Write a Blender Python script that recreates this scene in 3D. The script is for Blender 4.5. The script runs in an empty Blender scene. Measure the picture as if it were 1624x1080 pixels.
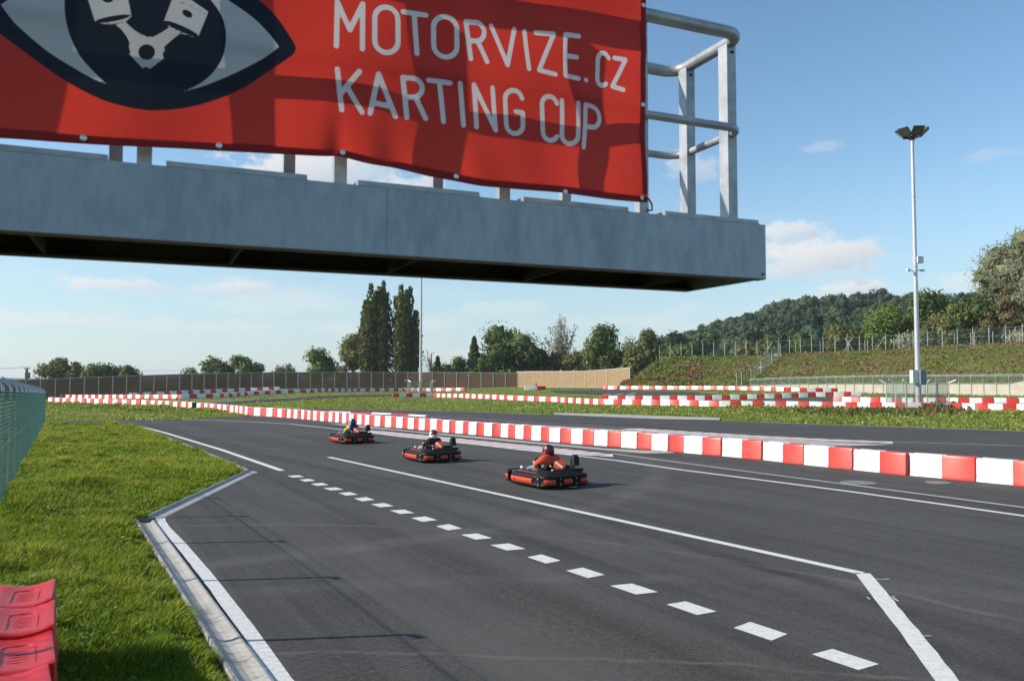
import bpy, bmesh, math, random
import numpy as np
from mathutils import Vector, Matrix, noise

random.seed(7)
RNG = np.random.default_rng(11)
SC = bpy.context.scene
COL = SC.collection
R = math.radians

# ------------------------------------------------------------------ camera
FPX, CX, CY, EYE = 1300.0, 812.0, 540.0, 2.6      # focal length and centre in photograph pixels, eye height in metres
PITCH = math.atan(64 / FPX)
cam_data = bpy.data.cameras.new('camera')
cam_data.sensor_width = 36.0
cam_data.lens = 36.0 * FPX / 1624.0
cam_data.clip_start, cam_data.clip_end = 0.1, 12000.0
cam_data.dof.use_dof = True
cam_data.dof.focus_distance = 26.0
cam_data.dof.aperture_fstop = 4.0
cam = bpy.data.objects.new('camera', cam_data)
cam.location = (0, 0, EYE)
cam.rotation_euler = (math.pi / 2 + PITCH, 0, 0)
COL.objects.link(cam)
SC.camera = cam

# ------------------------------------------------------------------ sky, sun, exposure
SUN_EL = R(30.0)
SUN_H = Vector((-0.991, -0.130, 0)).normalized()
SUN_DIR = Vector((SUN_H.x * math.cos(SUN_EL), SUN_H.y * math.cos(SUN_EL), math.sin(SUN_EL)))
sun_data = bpy.data.lights.new('sun', 'SUN')
sun_data.energy = 4.9
sun_data.angle = R(0.53)
sun_data.color = (1.0, 0.91, 0.78)
sun = bpy.data.objects.new('sun', sun_data)
sun.rotation_euler = (-SUN_DIR).to_track_quat('-Z', 'Y').to_euler()
sun.location = (-60, -10, 60)
COL.objects.link(sun)

SC.view_settings.view_transform = 'Standard'
SC.view_settings.look = 'None'
SC.view_settings.gamma = 1.0
SC.view_settings.use_curve_mapping = False
SC.view_settings.exposure = 0.42
SC.cycles.max_bounces = 6
SC.cycles.transparent_max_bounces = 8
SC.cycles.caustics_reflective = False
SC.cycles.caustics_refractive = False


def ray(x, y):
    dx, dy = (x - CX) / FPX, (CY - y) / FPX
    return Vector((dx, math.cos(PITCH) - dy * math.sin(PITCH), math.sin(PITCH) + dy * math.cos(PITCH)))


def build_world():
    w = bpy.data.worlds.new('World')
    SC.world = w
    w.use_nodes = True
    nt = w.node_tree
    N, L = nt.nodes, nt.links
    N.clear()
    out = N.new('ShaderNodeOutputWorld')
    sky = N.new('ShaderNodeTexSky')
    sky.sky_type = 'NISHITA'
    sky.sun_disc = False
    sky.sun_elevation = SUN_EL
    sky.sun_rotation = math.atan2(SUN_H.x, SUN_H.y)
    sky.altitude = 1200
    sky.air_density = 1.15
    sky.dust_density = 0.35
    sky.ozone_density = 1.5
    bg = N.new('ShaderNodeBackground')
    bg.inputs[1].default_value = 0.128
    hs = N.new('ShaderNodeHueSaturation'); hs.inputs['Saturation'].default_value = 1.12; hs.inputs['Hue'].default_value = 0.495
    L.new(sky.outputs[0], hs.inputs['Color']); L.new(hs.outputs[0], bg.inputs[0])
    tc = N.new('ShaderNodeTexCoord')
    DIR = tc.outputs['Generated']

    def vdot(vec):
        n = N.new('ShaderNodeVectorMath'); n.operation = 'DOT_PRODUCT'
        L.new(DIR, n.inputs[0]); n.inputs[1].default_value = vec
        return n.outputs['Value']

    def math_(op, a, b=None, c=None):
        n = N.new('ShaderNodeMath'); n.operation = op
        for i, v in enumerate((a, b, c)):
            if v is None: continue
            if isinstance(v, (int, float)): n.inputs[i].default_value = v
            else: L.new(v, n.inputs[i])
        return n.outputs[0]

    def smooth(v, a, b):
        n = N.new('ShaderNodeMapRange'); n.interpolation_type = 'SMOOTHSTEP'
        L.new(v, n.inputs[0]); n.inputs[1].default_value = a; n.inputs[2].default_value = b
        return n.outputs[0]

    def noise_(scale, detail, rough, stretch=2.2, off=0.0):
        m = N.new('ShaderNodeMapping'); L.new(DIR, m.inputs[0])
        m.inputs['Scale'].default_value = (1, 1, stretch); m.inputs['Location'].default_value = (off, off * .7, off * .3)
        n = N.new('ShaderNodeTexNoise'); L.new(m.outputs[0], n.inputs['Vector'])
        n.inputs['Scale'].default_value = scale; n.inputs['Detail'].default_value = detail; n.inputs['Roughness'].default_value = rough
        return n.outputs['Fac']
    fine = noise_(26.0, 8, 0.62, 1.8)
    wide = noise_(6.0, 6, 0.6, 5.0, 3.1)
    # separate cumulus: each a soft ellipse on the sky dome whose edge is broken up by noise
    clouds = None; shade = None
    for (px, py, wx, wy, dens) in (
            (1300, 408, 108, 42, 1.0), (1262, 364, 50, 22, .85), (1350, 458, 66, 15, .9), (1245, 428, 55, 20, .7),
            (1100, 262, 52, 28, .45), (1530, 452, 40, 20, .45), (185, 452, 85, 18, .8), (385, 455, 80, 15, .75), (60, 510, 120, 16, .5), (300, 520, 140, 14, .45), (620, 520, 150, 16, .4),
            (500, 262, 130, 52, 1.0), (640, 300, 90, 36, .8), (800, 490, 90, 14, .35), (1300, 235, 30, 12, .25), (1580, 245, 40, 12, .2)):
        c = ray(px, py).normalized()
        right = Vector((c.y, -c.x, 0)).normalized(); up = right.cross(c).normalized()
        a = math_('MULTIPLY', vdot(right), FPX / wx)
        b = math_('MULTIPLY', vdot(up), FPX / wy)
        rr = math_('SQRT', math_('ADD', math_('MULTIPLY', a, a), math_('MULTIPLY', b, b)))
        v = math_('ADD', math_('SUBTRACT', 1.0, rr), math_('MULTIPLY', math_('SUBTRACT', fine, 0.5), 2.8))
        front = smooth(vdot(c), 0.3, 0.6)
        m = math_('MULTIPLY', math_('MULTIPLY', smooth(v, -0.05, 0.6), dens), front)
        s = math_('MULTIPLY', m, smooth(math_('SUBTRACT', math_('MULTIPLY', b, -0.6), math_('MULTIPLY', a, -0.35)), -0.35, 0.75))
        clouds = m if clouds is None else math_('MAXIMUM', clouds, m)
        shade = s if shade is None else math_('MAXIMUM', shade, s)
    # thin streaks all round the dome, thickest low down
    sep = N.new('ShaderNodeSeparateXYZ'); L.new(DIR, sep.inputs[0])
    z = sep.outputs[2]
    low = math_('MULTIPLY', smooth(z, -0.02, 0.04), math_('SUBTRACT', 1.0, smooth(z, 0.06, 0.24)))
    streak = math_('MULTIPLY', math_('MULTIPLY', smooth(wide, 0.47, 0.72), low), 0.40)
    veil = math_('MULTIPLY', math_('SUBTRACT', 1.0, smooth(z, 0.0, 0.28)), 0.60)
    total = math_('MINIMUM', math_('ADD', clouds, math_('MULTIPLY', streak, math_('SUBTRACT', 1.0, clouds))), 1.0)
    ramp = N.new('ShaderNodeMix'); ramp.data_type = 'RGBA'
    L.new(math_('MULTIPLY', shade, 0.85), ramp.inputs['Factor'])
    ramp.inputs['A'].default_value = (0.80, 0.78, 0.755, 1)
    ramp.inputs['B'].default_value = (0.36, 0.46, 0.60, 1)
    bgc = N.new('ShaderNodeBackground'); L.new(ramp.outputs['Result'], bgc.inputs[0]); bgc.inputs[1].default_value = 0.86
    bgv = N.new('ShaderNodeBackground'); bgv.inputs[0].default_value = (0.37, 0.535, 0.655, 1); bgv.inputs[1].default_value = 0.84
    hz = N.new('ShaderNodeMixShader'); L.new(veil, hz.inputs[0]); L.new(bg.outputs[0], hz.inputs[1]); L.new(bgv.outputs[0], hz.inputs[2])
    mix = N.new('ShaderNodeMixShader')
    L.new(math_('MULTIPLY', total, 0.88), mix.inputs[0]); L.new(hz.outputs[0], mix.inputs[1]); L.new(bgc.outputs[0], mix.inputs[2])
    L.new(mix.outputs[0], out.inputs[0])


build_world()


# ------------------------------------------------------------------ the lie of the land
def sstep(a, b, v):
    t = np.clip((v - a) / (b - a), 0, 1)
    return t * t * (3 - 2 * t)


def ground(X, Y):
    """Height of the ground: level near the pits, rising gently towards the far fences, dipping at the far left."""
    X = np.asarray(X, float); Y = np.asarray(Y, float)
    s = (X - 44) * .731 + (Y - 71) * .681
    right = 0.88 * sstep(1.0, 34.0, s) * sstep(55, 90, Y) + .44 * sstep(-14, 8, X) * (1 - sstep(38, 52, X)) * sstep(98, 126, Y)
    left = np.clip(.035 * ((X + 68) * .79 + (Y - 155) * .62) + .1, -1.0, .92) * sstep(104, 145, Y)
    k = sstep(-46, -12, X)
    return left * (1 - k) + right * k


def _ss(a, b, v):
    t = min(1.0, max(0.0, (v - a) / (b - a)))
    return t * t * (3 - 2 * t)


def gz(x, y):
    """The same for a single point."""
    if y < 55 and not (y > 104): return 0.0
    k = _ss(-46, -12, x)
    right = .88 * _ss(1.0, 34.0, (x - 44) * .731 + (y - 71) * .681) * _ss(55, 90, y) + .44 * _ss(-14, 8, x) * (1 - _ss(38, 52, x)) * _ss(98, 126, y) if k > 0 else 0.0
    left = min(.92, max(-1.0, .035 * ((x + 68) * .79 + (y - 155) * .62) + .1)) * _ss(104, 145, y) if k < 1 else 0.0
    return left * (1 - k) + right * k


def G(x, y, off=0.0):
    """Where the sight line through a photograph pixel meets the ground."""
    d = ray(x, y)
    t, step = 3.0, 0.4
    while t < 600:
        p = (d.x * t, d.y * t)
        if EYE + d.z * t <= gz(*p): break
        t += step
    lo, hi = t - step, t
    for _ in range(24):
        m = (lo + hi) / 2
        if EYE + d.z * m <= gz(d.x * m, d.y * m): hi = m
        else: lo = m
    return Vector((d.x * hi, d.y * hi, gz(d.x * hi, d.y * hi) + off))


def AT(x, y, Y):
    d = ray(x, y)
    t = Y / d.y
    return Vector((d.x * t, Y, EYE + d.z * t))


def interp(v, table, k=1):
    xs = [r[0] for r in table]
    return float(np.interp(v, xs, [r[k] for r in table]))


# ------------------------------------------------------------------ materials
def _noise(nt, vec, scale, detail=5, rough=0.6):
    n = nt.nodes.new('ShaderNodeTexNoise')
    n.inputs['Scale'].default_value = scale
    n.inputs['Detail'].default_value = detail
    n.inputs['Roughness'].default_value = rough
    if vec: nt.links.new(vec, n.inputs['Vector'])
    return n.outputs['Fac']


def _ramp(nt, fac, stops):
    r = nt.nodes.new('ShaderNodeValToRGB')
    els = r.color_ramp.elements
    while len(els) < len(stops): els.new(0.5)
    for e, (p, c) in zip(els, stops):
        e.position = p; e.color = (*c, 1)
    nt.links.new(fac, r.inputs[0])
    return r.outputs[0]


def _mix(nt, fac, a, b, mode='MIX'):
    m = nt.nodes.new('ShaderNodeMix'); m.data_type = 'RGBA'; m.blend_type = mode
    for s, v in (('Factor', fac), ('A', a), ('B', b)):
        if isinstance(v, (int, float)): m.inputs[s].default_value = v
        elif isinstance(v, tuple): m.inputs[s].default_value = (*v, 1)
        else: nt.links.new(v, m.inputs[s])
    return m.outputs['Result']


def new_mat(name):
    m = bpy.data.materials.new(name)
    m.use_nodes = True
    nt = m.node_tree
    return m, nt, nt.nodes['Principled BSDF']


def mat(name, c1, c2=None, scale=4.0, rough=0.6, metal=0.0, bump=0.0, bscale=None, coord='Object', lo=.35, hi=.65, spec=0.4, dirt=None, dscale=.7, stretch=None, coat=0.0, vary=0.0):
    """Two colours mixed by noise, an optional dirt colour in larger patches, fine relief."""
    m, nt, p = new_mat(name)
    p.inputs['Roughness'].default_value = rough
    p.inputs['Metallic'].default_value = metal
    p.inputs['Specular IOR Level'].default_value = spec
    p.inputs['Coat Weight'].default_value = coat
    tc = nt.nodes.new('ShaderNodeTexCoord')
    if coord == 'World':
        g = nt.nodes.new('ShaderNodeNewGeometry'); vec = g.outputs['Position']
    else:
        vec = tc.outputs['Object']
    if vary:
        oi = nt.nodes.new('ShaderNodeObjectInfo'); ad = nt.nodes.new('ShaderNodeVectorMath'); ad.operation = 'MULTIPLY_ADD'
        cm = nt.nodes.new('ShaderNodeCombineXYZ')
        for k in range(3): nt.links.new(oi.outputs['Random'], cm.inputs[k])
        nt.links.new(cm.outputs[0], ad.inputs[0]); ad.inputs[1].default_value = (71, 37, 53); nt.links.new(vec, ad.inputs[2]); vec = ad.outputs[0]
    if stretch:
        mp = nt.nodes.new('ShaderNodeMapping'); mp.inputs['Scale'].default_value = stretch
        nt.links.new(vec, mp.inputs[0]); vec = mp.outputs[0]
    c2 = c2 or tuple(x * .85 for x in c1)
    col = _ramp(nt, _noise(nt, vec, scale), [(lo, c1), (hi, c2)])
    if dirt:
        f = _ramp(nt, _noise(nt, vec, dscale, 6, .65), [(.52, (0, 0, 0)), (.72, (1, 1, 1))])
        sc = nt.nodes.new('ShaderNodeMath'); sc.operation = 'MULTIPLY'; sc.inputs[1].default_value = .7
        nt.links.new(f, sc.inputs[0])
        col = _mix(nt, sc.outputs[0], col, dirt)
    if vary:
        mp = nt.nodes.new('ShaderNodeMapping'); mp.inputs['Scale'].default_value = (.8, .8, 3.2); nt.links.new(vec, mp.inputs[0])
        scuff = _ramp(nt, _noise(nt, mp.outputs[0], 3.0, 7, .68), [(.545, (0, 0, 0)), (.67, (.6, .6, .6))])
        col = _mix(nt, scuff, col, (.10, .095, .09))
        v = nt.nodes.new('ShaderNodeMapRange'); nt.links.new(oi.outputs['Random'], v.inputs[0]); v.inputs[3].default_value = 1 - vary; v.inputs[4].default_value = 1.0
        col = _mix(nt, 1.0, col, v.outputs[0], 'MULTIPLY')
    nt.links.new(col, p.inputs['Base Color'])
    if bump:
        b = nt.nodes.new('ShaderNodeBump'); b.inputs['Strength'].default_value = bump; b.inputs['Distance'].default_value = .02
        nt.links.new(_noise(nt, vec, bscale or scale * 8, 4), b.inputs['Height'])
        nt.links.new(b.outputs[0], p.inputs['Normal'])
    return m


def leaf_mat(name, dark, mid, light, trans=0.3, rough=.6):
    """Foliage: colour by the tint kept on every leaf, part of the light passes through."""
    m, nt, p = new_mat(name)
    a = nt.nodes.new('ShaderNodeAttribute'); a.attribute_name = 'tint'
    col = _ramp(nt, a.outputs['Fac'], [(0.0, dark), (.5, mid), (1.0, light)])
    nt.links.new(col, p.inputs['Base Color'])
    p.inputs['Roughness'].default_value = rough
    p.inputs['Specular IOR Level'].default_value = .25
    tr = nt.nodes.new('ShaderNodeBsdfTranslucent')
    nt.links.new(_mix(nt, 1.0, col, (1.0, 1.0, .45), 'MULTIPLY'), tr.inputs[0])
    mx = nt.nodes.new('ShaderNodeMixShader'); mx.inputs[0].default_value = trans
    nt.links.new(p.outputs[0], mx.inputs[1]); nt.links.new(tr.outputs[0], mx.inputs[2])
    nt.links.new(mx.outputs[0], nt.nodes['Material Output'].inputs[0])
    return m


M = {}
M['galv'] = mat('galvanised steel', (.42, .44, .46), (.30, .32, .34), 9, .42, .35, .12, 60, spec=.5, dirt=(.22, .23, .25), dscale=2.2)
M['galv_beam'] = mat('galvanised plate', (.37, .415, .46), (.30, .34, .385), 16, .5, .45, .12, 110, spec=.38, dirt=(.19, .225, .265), dscale=2.2, stretch=(1, 1, .35))
M['galv_dark'] = mat('dark steel underside', (.075, .07, .064), (.025, .024, .023), 3.2, .8, .0)  # near-black steel for deck sheet, back beam and ribs
M['brown_edge'] = mat('edge of the flange', (.22, .16, .11), (.14, .11, .09), 12, .7)  # brown strip along the front beam's lower flange
M['pole'] = mat('galvanised pole', (.52, .54, .57), (.44, .46, .49), 3, .4, .3, stretch=(1, 1, .2))
M['lamp_dark'] = mat('dark lamp housing', (.05, .05, .055), (.03, .03, .035), 8, .45)
M['lamp_glass'] = mat('lamp glass', (.09, .09, .085), (.06, .06, .06), 6, .2, spec=.5)
M['white_box'] = mat('white enamel', (.7, .71, .7), (.62, .63, .62), 5, .35)
M['grey_box'] = mat('grey enamel', (.22, .25, .29), (.18, .21, .25), 5, .4)
M['pvc'] = mat('green coated wire', (.105, .225, .165), (.08, .185, .135), 6, .45)
M['white_pl'] = mat('white plastic', (.84, .84, .82), (.78, .78, .76), 3, .38, dirt=(.60, .585, .55), dscale=2.6, bump=.04, bscale=30, vary=.10)
M['red_pl'] = mat('red plastic', (.68, .043, .026), (.60, .035, .022), 3, .36, dirt=(.55, .085, .06), dscale=2.4, bump=.04, bscale=30, vary=.22)
M['red_near'] = mat('sun-bleached red plastic', (.56, .018, .018), (.49, .016, .016), 5, .42, dirt=(.44, .05, .045), dscale=5.5, bump=.06, bscale=60, spec=.38)
M['black_pl'] = mat('black plastic', (.018, .018, .02), (.026, .026, .028), 6, .38)
M['rubber'] = mat('tyre rubber', (.014, .014, .014), (.022, .021, .02), 9, .75)
M['line'] = mat('road paint', (.72, .715, .69), (.58, .575, .55), 11, .7, coord='World', dirt=(.36, .355, .34), dscale=26, bump=.25, bscale=180, lo=.3, hi=.7)
M['line_red'] = mat('red road paint', (.40, .10, .115), (.34, .085, .10), 5, .7, coord='World', dirt=(.30, .12, .12), dscale=2.0)
M['line_grey'] = mat('worn concrete edge', (.42, .41, .39), (.34, .33, .31), 5, .8, coord='World', dirt=(.24, .235, .22), dscale=1.5)
M['concrete'] = mat('cast concrete', (.42, .405, .375), (.35, .335, .31), 6, .9, coord='World', dirt=(.30, .29, .27), dscale=1.1, bump=.25, bscale=90)
M['wall_conc'] = mat('retaining wall concrete', (.47, .44, .37), (.40, .375, .31), 1.2, .85, coord='World', dirt=(.33, .31, .26), dscale=.35)
M['wood_shaded'] = mat('shade-darkened timber boards', (.21, .120, .062), (.13, .074, .04), 2.2, .8, stretch=(.6, .6, 9), dirt=(.08, .05, .03), dscale=.5)  # timber colour darkened to stand for shade on the long fence
M['wood'] = mat('timber boards', (.40, .27, .15), (.27, .17, .09), 2.2, .75, stretch=(.6, .6, 9), dirt=(.16, .10, .055), dscale=1.0)
M['wood_pale'] = mat('pale stake wood', (.5, .42, .32), (.4, .33, .25), 6, .8)
M['bark'] = mat('bark', (.13, .10, .075), (.075, .06, .045), 5, .9, bump=.5, stretch=(1, 1, .3))
M['bark_pale'] = mat('pale bark', (.34, .31, .27), (.24, .215, .185), 5, .9, bump=.4, stretch=(1, 1, .3))
M['manhole'] = mat('concrete manhole', (.22, .215, .20), (.17, .165, .155), 6, .8, coord='World')


def asphalt(name, c1, c2, worn, arcs=None):
    m, nt, p = new_mat(name)
    g = nt.nodes.new('ShaderNodeNewGeometry'); pos = g.outputs['Position']
    col = _ramp(nt, _noise(nt, pos, .22, 6, .6), [(.35, c1), (.65, c2)])
    grit = _mix(nt, 1.0, _ramp(nt, _noise(nt, pos, 75, 3, .7), [(.3, (.42, .42, .42)), (.72, (1.75, 1.75, 1.7))]), _ramp(nt, _noise(nt, pos, 14, 6, .75), [(.3, (.70, .70, .70)), (.7, (1.32, 1.32, 1.29))]), 'MULTIPLY')
    col = _mix(nt, 1.0, col, grit, 'MULTIPLY')
    # tyre-polished and dusty bands that follow the driving direction
    mp = nt.nodes.new('ShaderNodeMapping'); mp.vector_type = 'TEXTURE'; mp.inputs['Rotation'].default_value = (0, 0, R(122.8)); mp.inputs['Scale'].default_value = (15, 1.1, 1)
    nt.links.new(pos, mp.inputs[0])
    band = _ramp(nt, _noise(nt, mp.outputs[0], 1.0, 7, .62), [(.42, (0, 0, 0)), (.78, (1, 1, 1))])
    col = _mix(nt, band, col, worn)
    mp3 = nt.nodes.new('ShaderNodeMapping'); mp3.vector_type = 'TEXTURE'; mp3.inputs['Rotation'].default_value = (0, 0, R(119)); mp3.inputs['Scale'].default_value = (26, .42, 1)
    nt.links.new(pos, mp3.inputs[0])
    col = _mix(nt, 1.0, col, _ramp(nt, _noise(nt, mp3.outputs[0], 1.0, 6, .6), [(.30, (.72, .72, .72)), (.5, (1, 1, 1))]), 'MULTIPLY')
    # dusty arcs left by turning wheels: (three points of the arc, half width, strength)
    sep = nt.nodes.new('ShaderNodeVectorMath'); sep.operation = 'MULTIPLY'; sep.inputs[1].default_value = (1, 1, 0); nt.links.new(pos, sep.inputs[0])
    wob = nt.nodes.new('ShaderNodeMath'); wob.operation = 'MULTIPLY_ADD'; nt.links.new(_noise(nt, pos, .8, 4), wob.inputs[0]); wob.inputs[1].default_value = .5; wob.inputs[2].default_value = -.25
    for pts, hw, st in (arcs or ()):
        (x1, y1), (x2, y2), (x3, y3) = [(EYE * (q[0] - CX) / (q[1] - 604), EYE * FPX / (q[1] - 604)) for q in pts]
        dd = 2 * (x1 * (y2 - y3) + x2 * (y3 - y1) + x3 * (y1 - y2))
        ux = ((x1 * x1 + y1 * y1) * (y2 - y3) + (x2 * x2 + y2 * y2) * (y3 - y1) + (x3 * x3 + y3 * y3) * (y1 - y2)) / dd
        uy = ((x1 * x1 + y1 * y1) * (x3 - x2) + (x2 * x2 + y2 * y2) * (x1 - x3) + (x3 * x3 + y3 * y3) * (x2 - x1)) / dd
        rad = math.hypot(x1 - ux, y1 - uy)
        ds = nt.nodes.new('ShaderNodeVectorMath'); ds.operation = 'DISTANCE'; nt.links.new(sep.outputs[0], ds.inputs[0]); ds.inputs[1].default_value = (ux, uy, 0)
        m1 = nt.nodes.new('ShaderNodeMath'); m1.operation = 'SUBTRACT'; nt.links.new(ds.outputs['Value'], m1.inputs[0]); m1.inputs[1].default_value = rad
        m2 = nt.nodes.new('ShaderNodeMath'); m2.operation = 'ADD'; nt.links.new(m1.outputs[0], m2.inputs[0]); nt.links.new(wob.outputs[0], m2.inputs[1])
        m3 = nt.nodes.new('ShaderNodeMath'); m3.operation = 'ABSOLUTE'; nt.links.new(m2.outputs[0], m3.inputs[0])
        mr = nt.nodes.new('ShaderNodeMapRange'); mr.interpolation_type = 'SMOOTHSTEP'; nt.links.new(m3.outputs[0], mr.inputs[0])
        mr.inputs[1].default_value = hw * .15; mr.inputs[2].default_value = hw; mr.inputs[3].default_value = abs(st); mr.inputs[4].default_value = 0
        brk = _ramp(nt, _noise(nt, pos, 1.3, 7, .72), [(.36, (.08, .08, .08)), (.62, (1, 1, 1))])
        fac = nt.nodes.new('ShaderNodeMath'); fac.operation = 'MULTIPLY'; nt.links.new(mr.outputs[0], fac.inputs[0]); nt.links.new(brk, fac.inputs[1])
        col = _mix(nt, fac.outputs[0], col, (.175, .172, .165) if st > 0 else (.030, .030, .031))
    speck = _ramp(nt, _noise(nt, pos, 9, 2, .5), [(.72, (0, 0, 0)), (.76, (.5, .5, .5))])
    col = _mix(nt, speck, col, (.13, .128, .122))
    nt.links.new(col, p.inputs['Base Color'])
    p.inputs['Roughness'].default_value = .92
    p.inputs['Specular IOR Level'].default_value = .14
    b = nt.nodes.new('ShaderNodeBump'); b.inputs['Strength'].default_value = .45; b.inputs['Distance'].default_value = .01
    nt.links.new(_noise(nt, pos, 110, 3), b.inputs['Height']); nt.links.new(b.outputs[0], p.inputs['Normal'])
    return m


M['asphalt'] = asphalt('asphalt', (.056, .0555, .0545), (.074, .0735, .072), (.096, .095, .092), [
    (((300, 831), (450, 829.6), (620, 833)), .09, .42), (((300, 893), (560, 866), (760, 838)), .55, .28), (((440, 1027), (640, 1028.4), (860, 1034)), .07, .42), (((480, 930), (760, 915), (1000, 912)), .40, .18),
    (((620, 760), (900, 830), (1300, 960)), .30, -.45), (((560, 735), (900, 812), (1500, 985)), .22, -.45), (((500, 718), (760, 770), (1240, 905)), .25, -.40),
    (((300, 700), (700, 800), (1300, 1060)), .35, -.3)])
M['asphalt_far'] = asphalt('older asphalt', (.062, .062, .062), (.078, .077, .075), (.085, .084, .08))


def grass_ground(name, stops, dry):
    m, nt, p = new_mat(name)
    g = nt.nodes.new('ShaderNodeNewGeometry'); pos = g.outputs['Position']
    col = _ramp(nt, _noise(nt, pos, .9, 8, .7), stops)
    col = _mix(nt, _ramp(nt, _noise(nt, pos, .16, 5, .6), [(.5, (0, 0, 0)), (.72, (.8, .8, .8))]), col, dry)
    col = _mix(nt, 1.0, col, _ramp(nt, _noise(nt, pos, 16, 5, .75), [(.28, (.5, .5, .5)), (.72, (1.35, 1.35, 1.3))]), 'MULTIPLY')
    nt.links.new(col, p.inputs['Base Color'])
    p.inputs['Roughness'].default_value = .95; p.inputs['Specular IOR Level'].default_value = .1
    b = nt.nodes.new('ShaderNodeBump'); b.inputs['Strength'].default_value = .9; b.inputs['Distance'].default_value = .12
    nt.links.new(_noise(nt, pos, 7, 7, .75), b.inputs['Height']); nt.links.new(b.outputs[0], p.inputs['Normal'])
    return m


M['turf'] = grass_ground('turf', [(.3, (.11, .16, .026)), (.55, (.165, .21, .04)), (.75, (.23, .245, .07))], (.31, .29, .115))
M['verge'] = grass_ground('verge soil and grass', [(.3, (.045, .075, .014)), (.55, (.07, .105, .02)), (.75, (.10, .125, .03))], (.12, .12, .05))
M['slope'] = grass_ground('planted slope', [(.32, (.07, .11, .02)), (.5, (.14, .165, .04)), (.68, (.19, .145, .08))], (.20, .15, .10))
M['blade'] = leaf_mat('grass blades', (.095, .160, .014), (.205, .285, .026), (.40, .39, .085), .42)
M['tuft'] = leaf_mat('rough grass', (.10, .15, .024), (.22, .275, .048), (.39, .375, .125), .38)
M['scrub'] = leaf_mat('slope scrub', (.09, .17, .025), (.185, .21, .05), (.28, .17, .105), .33)
M['weed'] = leaf_mat('weed leaves', (.08, .15, .018), (.14, .23, .03), (.21, .30, .06), .4)
M['hill'] = grass_ground('wooded hill floor', [(.3, (.03, .05, .02)), (.6, (.045, .065, .025)), (.8, (.06, .08, .03))], (.06, .07, .03))


# ------------------------------------------------------------------ building helpers
def link(o, parent=None):
    COL.objects.link(o)
    if parent is not None: o.parent = parent
    return o


def tag(o, label=None, cat=None, group=None, kind=None):
    if label: o['label'] = label
    if cat: o['category'] = cat
    if group: o['group'] = group
    if kind: o['kind'] = kind
    return o


def thing(name, label, cat, loc=(0, 0, 0), rotz=0.0, group=None):
    o = bpy.data.objects.new(name, None)
    o.empty_display_size = .2
    o.location = loc; o.rotation_euler = (0, 0, rotz)
    link(o)
    return tag(o, label, cat, group)


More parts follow.
